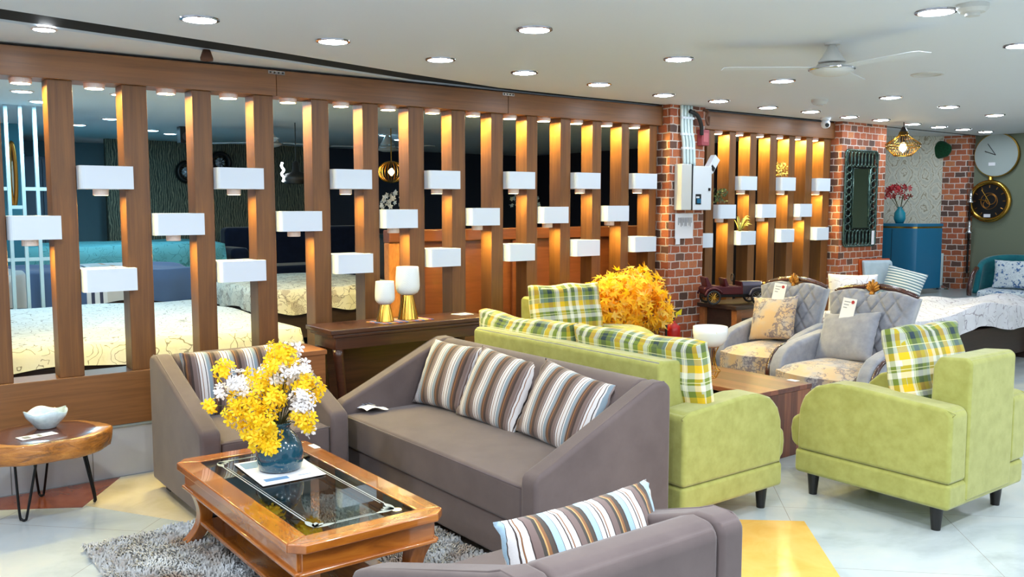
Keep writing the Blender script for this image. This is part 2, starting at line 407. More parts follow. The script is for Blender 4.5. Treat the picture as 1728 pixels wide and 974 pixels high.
f = t.math('ADD', t.math('MULTIPLY', w.outputs['Value'], .5), t.math('MULTIPLY', g, .6)); t.col(t.ramp(f, [(.25, (78, 38, 24)), (.55, (118, 64, 42)), (.85, (154, 94, 64))])); M['plank_z'] = t.set(Roughness=.35, Coat_Weight=.4, Coat_Roughness=.15)

t = NT('log_top'); v = t.coord('Object'); ln = t.n('ShaderNodeVectorMath', operation='LENGTH'); t.l(t.coord('Object', (1/.31, 1/.30, 0)), ln.inputs[0])
r_ = t.math('ADD', ln.outputs['Value'], t.math('MULTIPLY', t.math('SUBTRACT', t.noise(v, 9, 4), .5), .12))
rings = t.math('FRACT', t.math('MULTIPLY', r_, 16)); core = t.ramp(rings, [(0, (66, 30, 20)), (.5, (96, 48, 30)), (1, (74, 36, 24))])
t.col(t.mix(t.math('GREATER_THAN', r_, .80), core, (176, 122, 64))); M['logtop'] = t.set(Roughness=.25, Coat_Weight=.8, Coat_Roughness=.1)
t = NT('log_bark'); v = t.coord('Object', (9, 9, 26)); n = t.noise(v, 1, 6, .65, .8); t.col(t.ramp(n, [(.3, (84, 52, 26)), (.5, (170, 104, 36)), (.7, (196, 130, 52))])); t.bump(n, .6, .02); M['bark'] = t.set(Roughness=.35, Coat_Weight=.5)
t = NT('speckled_teal_glaze'); v = t.coord('Object'); n = t.noise(v, 70, 3, .6); s = t.n('ShaderNodeSeparateXYZ'); t.l(v, s.inputs[0])
lowz = t.math('SUBTRACT', .70, t.math('MULTIPLY', t.math('SUBTRACT', .16, s.outputs['Z']), .55))
t.col(t.mix(t.math('GREATER_THAN', n, lowz), (6, 70, 90), (110, 130, 120))); M['vase'] = t.set(Roughness=.15, Coat_Weight=1)
t = NT('celadon'); t.col(t.ramp(t.noise(t.coord('Object'), 40, 4), [(.3, (176, 196, 202)), (.7, (204, 220, 224))])); M['celadon'] = t.set(Roughness=.12, Coat_Weight=.6)
t = NT('opal_glass'); t.col((240, 240, 236)); M['opal'] = t.set(Roughness=.2, Emission_Strength=0); 
t = NT('opal_quilted'); t.col((236, 240, 238)); v = t.coord('UV', (90, 90, 1), (0, 0, R(45))); ck = t.n('ShaderNodeTexVoronoi'); ck.distance = 'CHEBYCHEV'; ck.inputs['Randomness'].default_value = 0; ck.inputs['Scale'].default_value = 1; t.l(v, ck.inputs['Vector']); t.bump(ck.outputs['Distance'], .5, .004); M['quilt'] = t.set(Roughness=.3)
t = NT('smoked_glass'); t.col((196, 214, 208)); M['glass'] = t.set(Roughness=.0, Transmission_Weight=1, IOR=1.45)
t = NT('etched_line'); t.col((150, 160, 160)); M['etch'] = t.set(Roughness=.5)
t = NT('mirror'); t.col((150, 165, 155)); M['mirror'] = t.set(Roughness=.03, Metallic=1)
t = NT('verdigris'); t.col(t.ramp(t.noise(t.coord('Object'), 30, 4), [(.3, (40, 62, 60)), (.7, (92, 118, 110))])); M['verd'] = t.set(Roughness=.25, Metallic=.7)
t = NT('rug_pile'); v = t.coord('Object'); n = t.noise(v, 4.5, 4, .6); t.col(t.ramp(n, [(.38, (196, 200, 204)), (.55, (170, 168, 166)), (.68, (146, 126, 112))])); M['rug'] = t.set(Roughness=.9)
def leafmat(name, stops):
    t = NT(name); oi = t.n('ShaderNodeNewGeometry'); t.col(t.ramp(oi.outputs['Random Per Island'], stops)); t.set(Roughness=.6)
    tr = t.n('ShaderNodeBsdfTranslucent'); 
    mx = t.n('ShaderNodeMixShader'); mx.inputs[0].default_value = .4
    src = t.b.inputs['Base Color'].links[0].from_socket; t.l(src, tr.inputs['Color']); t.l(t.b.outputs[0], mx.inputs[1]); t.l(tr.outputs[0], mx.inputs[2]); t.l(mx.outputs[0], t.out.inputs['Surface']); return t.m
M['maple'] = leafmat('maple_leaf', [(0, (250, 176, 10)), (.4, (254, 204, 24)), (.75, (254, 216, 60)), (1, (250, 216, 130))])
M['yelpet'] = leafmat('yellow_petal_mix', [(0, (252, 206, 8)), (.6, (254, 222, 24)), (1, (254, 232, 60))])
M['chev'] = stripes('zigzag_fabric', .03, [(1, (90, 130, 150)), (1, (214, 222, 226))], 'Y')
M['mat'] = stripes('colourful_place_mat', .13, [(3, (60, 90, 160)), (2, (220, 120, 60)), (2, (70, 110, 180)), (3, (214, 170, 60)), (2, (200, 80, 60))])
# ------------------------------------------------------------------ shell
CZ = 2.47
struct('floor', bxm(-5, 14, -6, 14, -.1, 0), M['floor'])
# ceiling in front of the screen, with a dark recess, then the rear ceiling
fe = [(-3, 3.66), (.65, 4.62), (1.965, 4.92), (3.0, 5.20), (3.99, 5.44), (4.9, 5.478), (5.81, 5.482), (12.6, 5.49)]
be = [(-3, 4.0), (.69, 4.93), (2.245, 5.25), (3.32, 5.53), (4.6, 5.60), (12.6, 5.62)]
bm = B(); prism(bm, [(-3, -3.2)]+fe+[(12.6, -3.2)], 2, CZ, CZ+.16); struct('ceiling', bm, M['ceil'])
bm = B(); prism(bm, be+[(12.6, 14), (-3, 14)], 2, CZ, CZ+.16); struct('ceiling_rear', bm, M['ceil'])
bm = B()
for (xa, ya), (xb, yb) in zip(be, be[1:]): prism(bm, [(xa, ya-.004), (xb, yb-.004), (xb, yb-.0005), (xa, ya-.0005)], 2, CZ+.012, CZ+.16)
struct('recess_shade_strip', bm, M['slot'])  # thin dark strip on the slot's far face, its shade put into the colour
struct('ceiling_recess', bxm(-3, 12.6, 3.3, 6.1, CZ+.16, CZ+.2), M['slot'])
# raised rear floor
struct('floor_rear_platform', bxm(-3, 12.4, 5.74, 14, 0.001, .31), M['greytile'])
# tiled plinth face and its lip
struct('baseboard_front', bxm(-3, 5.82, 5.53, 5.74, 0.001, .30), M['skirt'])
struct('baseboard_right', bxm(6.27, 8.40, 5.53, 5.74, 0.001, .317), M['skirt'])
struct('trim_1', bxm(-3, 5.82, 5.515, 5.74, .30, .318), M['greytile'], bevel=.004)
# far walls
struct('wall_back', bxm(2.9, 5.75, 12.6, 12.7, .31, CZ), M['feather'])
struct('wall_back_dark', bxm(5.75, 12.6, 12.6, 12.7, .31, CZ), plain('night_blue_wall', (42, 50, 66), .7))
struct('wall_left_teal', bxm(-3, 1.68, 10.9, 11, .31, CZ), M['tealwall'])
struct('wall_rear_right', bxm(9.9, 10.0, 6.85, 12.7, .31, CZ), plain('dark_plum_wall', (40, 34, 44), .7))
struct('wall_left_side', bxm(1.63, 1.68, 11, 13.7, .31, CZ), M['tealwall'])
struct('wall_left_passage', bxm(.9, 3.6, 13.6, 13.7, .31, CZ), plain('dim_blue_wall', (120, 160, 176), .7))
struct('wall_right', bxm(11.5, 11.6, -3.2, 5.545, 0, CZ), M['greenwall'])
struct('floor_display_platform', prism(B(), [(9.6, 6.0), (10.3, 5.0), (11.5, 4.92), (11.5, 7.6), (9.6, 7.6)], 2, 0.001, .55), M['greytile'])
struct('pillar_brick_far', prism(B(), [(11.24, 5.84), (11.335, 5.545), (11.7, 5.545), (11.7, 5.9)], 2, .551, CZ), M['brick'])
struct('wall_alcove', prism(B(), [(9.9, 6.66), (11.26, 5.81), (11.32, 5.9), (9.96, 6.75)], 2, .551, CZ), M['damask'])
# left gap side: side walls well behind
struct('pillar_brick_middle', bxm(5.82, 6.27, 5.42, 5.70, 0.0, CZ), M['brick'])
struct('pillar_brick_right', bxm(8.40, 9.24, 5.42, 5.86, 0.0, CZ), M['brick'])
struct('window_1', bxm(9.42, 9.52, 5.86, 5.92, .6, CZ-.02), plain('blue_window_frame', (120, 156, 190), .4))
bm = B(); box(bm, 9.25, 9.30, 5.84, 5.9, .9, 2.44); struct('window_frame', bm, plain('grey_window_frame', (110, 130, 150), .4))
# stone inlays in the floor
def inlay(n, pts, m): struct(n, prism(B(), pts, 2, .0, .0015), m)
inlay('floor_inlay_yellow', [(3.45, 2.99), (3.86, 2.633), (3.408, 2.145), (2.9, 1.6), (2.3, 1.9)], M['yelstone'])
inlay('floor_inlay_red', [(.6, 5.52), (1.28, 5.52), (.98, 5.08), (.62, 5.3)], M['redstone'])
inlay('floor_inlay_beige', [(1.28, 5.52), (1.9, 5.5), (2.0, 4.2), (1.45, 4.35), (1.0, 5.1)], M['beige'])
struct('trim_2', bxm(4.86, 5.80, 4.98, 5.5, .0, .25), M['greytile'], bevel=.006)

# ------------------------------------------------------------------ the slatted screens
P1 = [(.983, 1.112), (1.372, 1.51), (1.772, 1.887), (2.152, 2.281), (2.543, 2.665), (2.915, 3.034), (3.274, 3.401), (3.637, 3.757), (3.994, 4.105), (4.334, 4.44), (4.677, 4.783), (5.02, 5.119), (5.35, 5.44), (5.683, 5.775)]
P1 = [(-.16, -.04), (.22, .34), (.628, .752)]+P1
P2 = [(6.43, 6.537), (6.747, 6.841), (7.051, 7.15), (7.357, 7.463), (7.66, 7.761), (7.946, 8.057), (8.251, 8.372)]
def post_bm(x0, x1, z0, z1): return bxm(x0-(x0+x1)/2, x1-(x0+x1)/2, 0, .14, z0, z1)
def screen(name, label, posts, segs, base_x, brackets):
    t = thing(name, label, 'partition', (base_x[0], 5.53, .318))
    ox = base_x[0]
    bp = bxm(0, base_x[1]-ox, -.025, .18, 0, .31); obj('base_board', bp, M['teak_x'], t, bevel=.004, seg=2)
    for a, b in posts: obj('post', post_bm(a, b, .31, 1.975), M['teak'], t, loc=((a+b)/2-ox, 0.0, 0), bevel=.003, seg=2)
    for a, b in segs:
        bm = bxm(a+.0015-ox, b-.0015-ox, -.03, .18, 1.975, 2.135); obj('header_beam', bm, M['teak_x'], t, bevel=.003, seg=2)
    for x in brackets:
        bm = bxm(x-ox-.055, x-ox+.055, -.034, -.0305, 2.108, 2.13); br = obj('joint_plate', bm, M['chrome'], t)
        bm = B()
        for k in range(4): cyl(bm, (0, 0), .006, 0, .002, 10)
        o = B()
        for k in range(4):
            cc = (x-ox-.04+.027*k)
            tube(o, [(cc, -.0345, 2.119), (cc, -.036, 2.119)], .006, 8)
        obj('screw_hole', o, M['black'], br); bm.free()
    return t
screen('slatted_screen', 'long teak slatted screen with fourteen visible posts left of the brick pillar', P1, [(-.6, 2.296), (2.296, 4.133), (4.133, 5.815)], (-.6, 5.815), (2.296, 4.133))
screen('slatted_screen', 'short teak slatted screen with seven posts between the two brick pillars', P2, [(6.275, 8.395)], (6.275, 8.395), ())

def ring_prism(bm, outer, inner, z0, z1, floorz):
    ov0 = [bm.verts.new((*p, z0)) for p in outer]; ov1 = [bm.verts.new((*p, z1)) for p in outer]
    iv1 = [bm.verts.new((*p, z1)) for p in inner]; iv0 = [bm.verts.new((*p, floorz)) for p in inner]
    n, m = len(outer), len(inner)
    for i in range(n): bm.faces.new((ov0[i], ov0[(i+1) % n], ov1[(i+1) % n], ov1[i]))
    for i in range(m): bm.faces.new((iv1[i], iv1[(i+1) % m], iv0[(i+1) % m], iv0[i]))
    bm.faces.new(ov0[::-1]); bm.faces.new(iv0)
    es = [bm.edges.get((a[i], a[(i+1) % len(a)])) for a in (ov1, iv1) for i in range(len(a))]
    bmesh.ops.triangle_fill(bm, use_beauty=True, use_dissolve=True, edges=es)
    bmesh.ops.recalc_face_normals(bm, faces=bm.faces[:])
    return bm
def interp(x, pts):
    if x <= pts[0][0]: return pts[0][1]
    for (a, b), (c, d) in zip(pts, pts[1:]):
        if x <= c: return b+(d-b)*(x-a)/(c-a)
    return pts[-1][1]
ROW = {'A': [(1.25, 1.759), (5.56, 1.808), (8.1, 1.814)], 'B': [(.87, 1.479), (5.25, 1.534), (8, 1.553)], 'C': [(1.25, 1.174), (5.56, 1.268), (8.1, 1.31)]}
RN = {'A': 'top row', 'B': 'middle row', 'C': 'bottom row'}
NUM = 'first second third fourth fifth sixth seventh eighth ninth tenth eleventh twelfth thirteenth fourteenth fifteenth sixteenth'.split()
def spot(name, x, y, z, r, h, label, group, mat='L_warm'):
    t = thing(name, label, 'light', (x, y, z-h), 0, group)
    obj('housing', lathe(B(), [(0, h), (r, h), (r, .004), (r*.9, 0), (r*.86, 0), (r*.86, .006), (0, .006)], seg=28), M['ring'], t, smooth=False)
    obj('diffuser', lathe(B(), [(0, .001), (r*.85, .002), (r*.85, .005), (0, .005)], seg=28), M[mat], t)
def planter(a, b, row, where):
    """fills the gap between two posts, hooks over the front of the right-hand one"""
    z = interp((a+b)/2, ROW[row]); w = b-a; hgt = .13
    nm = 'planter_box'
    if row == 'C': lab = 'white open-topped planter box, bottom row, '+where
    else: lab = 'white box lamp, %s, %s' % (RN[row], where)
    t = thing(nm, lab, 'planter', (a, 5.53, z-hgt/2), 0, 'white boxes on the slatted screens')
    e = .03; y0 = -.068; q = .025
    outer = [(.004, .15), (.004, y0+q)]+[(q+.004-q*math.cos(R(k)), y0+q-q*math.sin(R(k))) for k in (22, 45, 68)]+[(q+.004, y0), (w+e, y0), (w+e, -.004), (w-.003, -.004), (w-.003, .15)]
    inner = [(.05, -.03), (w-.05, -.03), (w-.05, .11), (.05, .11)]
    bm = B()
    if row == 'C': ring_prism(bm, outer, inner, 0, hgt, .03)
    else: prism(bm, outer, 2, 0, hgt)
    obj('box_shell', bm, M['box'], t)
    if row != 'C':
        s = obj('spotlight', lathe(B(), [(0, 0), (.042, 0), (.042, -.034), (.037, -.036), (.036, -.03), (0, -.03)], (w*.5, .02), 24), M['ring'], t)
        obj('diffuser', lathe(B(), [(0, -.031), (.035, -.032), (.035, -.030), (0, -.030)], (w*.5, .02), 24), M['L_warm'], s)
vis = P1[2:]
pat = ['B', 'AC', 'B', 'AC', 'B', 'AC', 'B', 'AC', 'B', 'AC', 'B', 'AC', 'B', 'AC']
for k in range(14):
    a, b = vis[k][1], vis[k+1][0]
    for rw in pat[k]: planter(a, b, rw, '%s gap of long screen from left' % NUM[k])
    spot('screen_downlight', (a+b)/2, 5.60, 2.293, .056, .028, 'small round lamp under long screen beam, above %s gap from left' % NUM[k], 'lamps under the screen beams')
p2 = [(6.2, 6.275)]+P2
pat2 = ['C', 'B', 'AC', 'B', 'AC', 'B', 'AC']
for k in range(7):
    a, b = p2[k][1], p2[k+1][0]
    for rw in pat2[k]: planter(a, b, rw, '%s gap of short screen from middle brick pillar' % NUM[k])
    if k: spot('screen_downlight', (a+b)/2, 5.60, 2.293, .056, .028, 'small round lamp under short screen beam, above %s gap from middle pillar' % NUM[k], 'lamps under the screen beams')

# small plants in three of the boxes of the short screen
def plant(x, z, kind, label):
    rnd = random.Random(int(x*100)); t = thing('potted_plant', label, 'plant', (x, 5.55, z), 0)
    bm = B()
    if kind == 'spiky':
        for i in range(16):
            a = rnd.uniform(0, 2*PI); L = rnd.uniform(.10, .17); up = rnd.uniform(.04, .15)
            p = [Vector((0, 0, .02)), Vector((math.cos(a)*L*.5, math.sin(a)*L*.35, .04+up*.8)), Vector((math.cos(a)*L, math.sin(a)*L*.5, .03+up*.9))]
            q = spline(p, 4); sd = Vector((-math.sin(a), math.cos(a), .3))*.011
            vs = [(bm.verts.new(c-sd*(1-(k/(len(q)-1))**2)), bm.verts.new(c+sd*(1-(k/(len(q)-1))**2)+Vector((0, 0, .001)))) for k, c in enumerate(q)]
            for (a1, b1), (a2, b2) in zip(vs, vs[1:]): bm.faces.new((a1, b1, b2, a2))
        obj('leaves', bm, M['variegated'], t)
    else:
        for i in range(150):
            a = rnd.uniform(0, 2*PI); r = rnd.uniform(0, .09); z_ = rnd.uniform(.02, .15); c = Vector((r*math.cos(a), r*math.sin(a)*.7, z_)); m = Euler((rnd.uniform(0, 3), rnd.uniform(0, 3), a)).to_matrix()
            s = .012; bm.faces.new([bm.verts.new(c+m@Vector(p)*s) for p in ((-1, 0, 0), (0, -.6, 0), (1, 0, 0), (0, .6, 0))])
        obj('leaves', bm, M['green' if kind == 'green' else 'variegated'], t)
    obj('stem', tube(B(), [(0, 0, -.06), (0, 0, .06)], .008, 8), M['twig'], t)
def gapc(k): return (p2[k][1]+p2[k+1][0])/2
plant(gapc(1), interp(gapc(1), ROW['B'])+.065, 'green', 'small dark green bushy plant in a middle row box of the short screen')
plant(gapc(2), interp(gapc(2), ROW['C'])+.04, 'spiky', 'spiky yellow-green plant in a bottom row box of the short screen')
plant(gapc(4), interp(gapc(4), ROW['A'])+.065, 'small', 'small yellow-leaved plant in a top row box of the short screen')

# ------------------------------------------------------------------ ceiling lights
hc = CZ
s_ = (CZ-1.6)/.95
row1 = [(1.558, 4.7), (2.374, 4.85), (3.223, 5.027), (4.012, 5.148), (4.866, 5.29), (5.773, 5.456), (6.495, 5.458), (7.302, 5.527), (7.966, 5.506), (8.77, 5.583), (9.354, 5.558), (10.118, 5.615), (10.748, 5.633), (11.321, 5.622), (11.913, 5.625)]
row2 = [(3.086, 3.872), (4.443, 4.073), (5.843, 4.297), (7.489, 4.368), (8.648, 4.442), (9.822, 4.548)]
row3 = [(4.38, 2.333), (5.695, 2.503)]
def downlight(x, y, label, mat='L_cool', r=.075, group='round recessed ceiling lights', rim=True):
    t = thing('ceiling_downlight', label, 'light', (x, y, CZ), 0, group)
    obj('trim_ring', lathe(B(), [(r*1.22, 0), (r*1.2, -.006), (r*1.0, -.008), (r*.98, 0)], seg=32), M['chrome' if rim else 'ring'], t)
    obj('diffuser', lathe(B(), [(0, -.012), (r*.7, -.011), (r*.97, -.006), (r*.97, -.001)], seg=32), M[mat], t)
for k, (x, y) in enumerate(row1): downlight(x*s_, y*s_, 'round ceiling light, %s from left in the row along the slatted screens' % NUM[k])
for k, (x, y) in enumerate(row2): downlight(x*s_, y*s_, 'round ceiling light, %s from left in the second row out from the screens' % NUM[k])
downlight(row3[0][0]*s_, row3[0][1]*s_, 'large round ceiling light at the top edge, nearest the ceiling fan on its right')
downlight(row3[1][0]*s_, row3[1][1]*s_, 'round ceiling light cut by the right edge of the picture')
# the same grid carries on over the part of the showroom behind and beside the camera
def lamp(x, y, z, power, size=.15, c=(.86, .93, 1)):
    L = bpy.data.lights.new('ceiling_lamp', 'AREA'); L.shape = 'DISK'; L.size = size; L.energy = power; L.color = c
    o = bpy.data.objects.new('ceiling_lamp', L); C.objects.link(o); o.location = (x, y, z)
for x, y in ((.2, 3.3), (-1.2, 2.6), (2.4, 1.7), (.8, 1.2), (-.9, .8), (3.4, .6), (1.6, -.2), (5.4, .6), (7.2, 1.2), (9.2, 1.4), (.0, -1.6), (3.2, -1.4), (6, -1.4)):
    lamp(x, y, CZ-.01, 36)
# ------------------------------------------------------------------ rear room seen through the screen
def bed(name, label, x0, x1, y0, y1, ztop, zfl, m, frame=True, drape=.16, seed=0, cat='bed', nobase=False, sheet='bedspread'):
    t = thing(name, label, cat, ((x0+x1)/2, (y0+y1)/2, zfl)); w, d = (x1-x0)/2, (y1-y0)/2; h = ztop-zfl
    rnd = random.Random(seed); ph = [rnd.uniform(0, 6) for _ in range(8)]
    if frame:
        bm = bxm(-w+.04, w-.04, -d+.05, d-.05, .08, max(h-drape-.0, .14)); obj('bed_frame', bm, M['darkbed'], t, bevel=.01)
        for sx in (-1, 1):
            for sy in (-1, 1): obj('leg', bxm(sx*(w-.1)-.04, sx*(w-.1)+.04, sy*(d-.1)-.04, sy*(d-.1)+.04, 0, .12), M['darkbed'], t)
    N = 60
    def fn(u, v):
        U, V = (u-.5)*2, (v-.5)*2
        ku = max(abs(U)-.93, 0)/.07; kv = max(abs(V)-.93, 0)/.07; k = min(1, max(ku, kv))
        x = U*w if abs(U) < .93 else math.copysign(w*.965+.02*math.sin(9*V+ph[0]), U)*1.0
        x = min(max(U/.93, -1), 1)*w*.98; y = min(max(V/.93, -1), 1)*d*.98
        bul = 1+.0*k
        if abs(U) >= .93: x = math.copysign(w*(.98+.02*k)+.012*math.sin(22*V+ph[0])*k, U)
        if abs(V) >= .93: y = math.copysign(d*(.98+.02*k)+.012*math.sin(25*U+ph[1])*k, V)
        z = h+(.045 if seed == 9 else .012)*math.sin((5 if seed == 9 else 3)*U+ph[2])*math.sin(4*V+ph[3])+.006*math.sin(11*U+7*V+ph[4])-.02*(max(abs(U), abs(V))**8)
        z -= k**1.3*(drape+.02*math.sin(8*(U-V)+ph[5]))
        return (x, y, z)
    bm = B(); grid(bm, N, N, fn); obj(sheet, bm, M[m], t, smooth=True)
    return t
bed('double_bed', 'wide bed with cream leaf-line sheet directly behind the left end of the slatted screen', -.6, 2.75, 6.15, 8.7, .72, .311, 'floral', seed=1, drape=.14)
bed('double_bed', 'bed with cream sheet of small dark birds behind the second post gap from the console', 3.0, 4.5, 7.6, 9.5, .86, .311, 'floral2', seed=2, drape=.2)
t_ = bed('single_bed', 'bed with blue and white striped cover behind the left end of the screen', .6, 3.0, 9.2, 10.5, .98, .311, 'bedblue', seed=3, drape=.3)
for x in (3.08,):
    bm = B(); lathe(bm, [(0, 0), (.045, 0), (.045, .5), (.03, .53), (.05, .58), (.03, .64), (.045, .72), (.02, .8), (.045, .86), (.045, .9), (0, .95)], (0, 0), 16)
    o = obj('bed_post', bm, M['dark'], None, loc=(x, 9.3, .311), smooth=True); o.parent = t_; o.location = (x-1.8, 9.3-9.85, 0)
bed('single_bed', 'bed with pale teal floral spread far behind the blue striped bed', 1.3, 3.9, 11.0, 12.3, 1.15, .311, 'tealsheet', seed=4, drape=.3)
# tall panelled headboard close behind the screen
t = thing('headboard_panel', 'tall reddish brown panelled headboard standing behind the right half of the long screen', 'headboard', (3.42, 6.1, .311))
Mred = wood('reddish_veneer', (92, 48, 26), (120, 66, 40), (2, 20, 20), .35, .5)
obj('panel', bxm(.1, 2.35, .02, .05, .1, 1.0), Mred, t); obj('top_rail', bxm(0, 2.9, -.02, .08, 1.0, 1.1), Mred, t, bevel=.01)
obj('stile', bxm(0, .1, -.01, .07, 0, 1.0), wood('gilded_stile', (150, 84, 40), (196, 130, 70), (30, 30, 12)), t, bevel=.01); obj('stile', bxm(1.2, 1.3, -.01, .07, 0, 1.0), Mred, t, bevel=.01); obj('stile', bxm(2.35, 2.9, -.01, .07, 0, 1.0), Mred, t, bevel=.01)
obj('bottom_rail', bxm(.1, 2.35, -.01, .07, 0, .14), Mred, t)
# dark dressing cabinet line with glass ornaments behind the headboard
t = thing('dark_cabinet', 'long black cabinet in the unlit rear room behind the headboard', 'cabinet', (5.2, 8.2, .311)); obj('body', bxm(-.6, 2.2, -.25, .25, 0, .95), M['darkbed'], t, bevel=.01); obj('cabinet_top', bxm(-.65, 2.25, -.28, .28, .95, .99), M['black'], t)
def bunch(x, y, z, n, rad, mat, name, label, cat, hgt=.25, r=.03, seed=0):
    rnd = random.Random(seed); t = thing(name, label, cat, (x, y, z)); obj('vase', lathe(B(), [(0, 0), (.06, 0), (.09, hgt*.4), (.04, hgt*.9), (.05, hgt)], seg=20), M['black'], t, smooth=True)
    bm = B()
    for i in range(n):
        a, b = rnd.uniform(0, 2*PI), rnd.uniform(-.2, 1.3); c = Vector((rad*math.cos(a)*math.cos(b), rad*.8*math.sin(a)*math.cos(b), hgt+.06+rad*.7*math.sin(b)))
        m = Euler([rnd.uniform(0, 6) for _ in range(3)]).to_matrix()
        for k in range(5):
            q = 2*PI*k/5; d1 = Vector((math.cos(q), math.sin(q), .25)); d2 = Vector((-math.sin(q), math.cos(q), 0))
            bm.faces.new([bm.verts.new(c+m@p*r) for p in (Vector((0, 0, 0)), d1*.6+d2*.35, d1, d1*.6-d2*.35)])
    obj('blossoms', bm, M[mat], t)
bunch(4.75, 8.2, 1.301, 60, .2, 'whipet', 'flower_vase', 'white flowers in a dark vase in the unlit rear room above the headboard', 'vase', seed=1)
bunch(6.4, 8.2, 1.301, 50, .2, 'lgrey', 'flower_vase', 'pale lilac flowers in a dark vase farther right in the unlit rear room', 'vase', seed=2)
# wall wheel clocks on feather wallpaper
for (x, z, lab) in ((3.92, 2.06, 'black spoked wheel wall clock on the feather wallpaper'), (4.38, 2.2, 'second black wheel wall clock, partly behind the fourth screen post')):
    t = thing('wheel_clock', lab, 'clock', (x, 12.58, z)); torus_b = torus(B(), (0, -.03, 0), .25, .07, 'y'); obj('rim', torus_b, M['black'], t, smooth=True); t.scale = (.5, 1, .5)
    bm = B(); tube(bm, [(0, 0, 0), (0, -.03, 0)], .13, 24); obj('dial', bm, M['lgrey'], t)
    bm = B()
    for k in range(8): a = PI*k/4; tube(bm, [(.03*math.cos(a), -.035, .03*math.sin(a)), (.18*math.cos(a), -.035, .18*math.sin(a))], .012, 6)
    obj('spokes', bm, M['chrome'], t)
t = thing('loudspeaker', 'black wall loudspeaker above the feather wallpaper', 'speaker', (3.18, 10.2, 2.30)); t.scale = (.6, .6, .6); obj('cabinet', bxm(-.12, .12, -.1, .1, -.02, .28), M['black'], t, bevel=.01); bm = B(); tube(bm, [(0, -.1, .1), (0, -.11, .1)], .08, 20); obj('cone', bm, M['gray'], t); obj('bracket', bxm(-.02, .02, -.02, .02, .28, .282), M['black'], t)
# pendants of the rear room
def pendant(x, y, z, prof, m, label, rod=True, bulb=None):
    t = thing('pendant_lamp', label, 'pendant lamp', (x, y, z)); obj('shade', lathe(B(), prof, seg=24), M[m], t, smooth=True)
    top = prof[-1][1]; obj('cord', tube(B(), [(0, 0, top-.01), (0, 0, CZ-z)], .005, 6), M['black'], t)
    if bulb: obj('bulb', lathe(B(), [(0, bulb-.05), (.035, bulb-.02), (.04, bulb+.01), (.02, bulb+.05), (0, bulb+.06)], seg=16), M['L_bulb'], t, smooth=True)
    return t
pendant(3.95, 9.0, 1.83, [(.12, 0), (.14, .04), (.13, .1), (.04, .13), (.035, .22), (.01, .24)], 'black', 'black metal pendant lamp hanging in the unlit rear room')
t = thing('pendant_lamp', 'gold wire globe pendant glowing in the rear room', 'pendant lamp', (5.1, 9.0, 1.98)); bm = B()
for k in range(12):
    a = PI*k/12; pts = [(.15*math.cos(q)*math.cos(a), .15*math.cos(q)*math.sin(a), .12*math.sin(q)) for q in [2*PI*i/24 for i in range(24)]]; tube(bm, pts, .006, 5, True)
obj('wire_globe', bm, M['gold'], t, smooth=True); obj('bulb', lathe(B(), [(0, -.05), (.04, 0), (0, .05)], seg=12), M['L_bulb'], t); obj('cord', tube(B(), [(0, 0, .11), (0, 0, CZ-1.98)], .006, 6), M['gold'], t)
t = obj('led_strip', tube(B(), spline([(0, 0, 0), (.015, 0, .04), (-.01, 0, .08), (.015, 0, .12), (-.01, 0, .16), (0, 0, .2)], 4), .012, 6), M['L_led'], loc=(3.8, 9.0, 1.85)); tag(t, 'glowing white squiggle light strip in the rear room beside the black pendant', 'light')
# white lattice partition and golden wall mirror, far left
t = thing('lattice_partition', 'pale blue-grey metal lattice partition in the left rear room', 'partition', (0, 8.9, .311)); Ml = plain('lattice_paint', (170, 196, 208), .5)
for k in range(8):
    x = .80+k*.112; obj('upright', bxm(x-.014, x+.014, -.02, .02, 0, CZ-.311), Ml, t)
bm = B()
for k, (x0, x1, z) in enumerate(((.8, 1.02, 1.42), (1.136, 1.248, 1.42), (1.36, 1.584, 1.42), (1.02, 1.136, 1.26), (1.248, 1.36, 1.26), (.8, 1.584, .8))): box(bm, x0, x1, -.015, .015, z, z+.03)
obj('crossbars', bm, Ml, t)
for (x, z, r, lab) in ((1.565, 1.93, .30, 'tall oval mirror with golden frame on the teal wall behind the lattice'),):
    t = thing('oval_mirror', lab, 'mirror', (x, 10.88, z)); obj('frame', torus(B(), (0, -.03, 0), .06, .02, 'y', .5, 5.6), M['goldleaf'], t, smooth=True); bm = B(); prism(bm, [(.04*math.cos(q), .32*math.sin(q)) for q in [2*PI*i/32 for i in range(32)]], 1, -.02, -.0); obj('mirror_glass', bm, M['mirror'], t)
for x, z in ((2.25, 1.9), (2.4, 1.35)):
    t = thing('oval_mirror', 'oval framed mirror in the passage behind the lattice, %s one' % ('upper' if z > 1.5 else 'lower'), 'mirror', (x, 13.58, z)); obj('frame', torus(B(), (0, -.03, 0), .17, .03, 'y', .8, 1.6), M['goldleaf'], t, smooth=True); bm = B(); prism(bm, [(.13*math.cos(q), .25*math.sin(q)) for q in [2*PI*i/32 for i in range(32)]], 1, -.02, -.0); obj('mirror_glass', bm, M['mirror'], t)
t = thing('wardrobe', 'dark blue-grey wardrobe behind the second gap of the long screen', 'wardrobe', (2.15, 12.75, .311)); obj('body', bxm(-.35, .3, -.25, .2, 0, 1.9), plain('slate_lacquer', (64, 78, 96), .5), t, bevel=.01); obj('door', bxm(-.33, -.03, -.27, -.25, .05, 1.86), plain('slate_door', (70, 86, 104), .5), t); obj('door', bxm(-.02, .28, -.27, -.25, .05, 1.86), plain('slate_door', (70, 86, 104), .5), t)
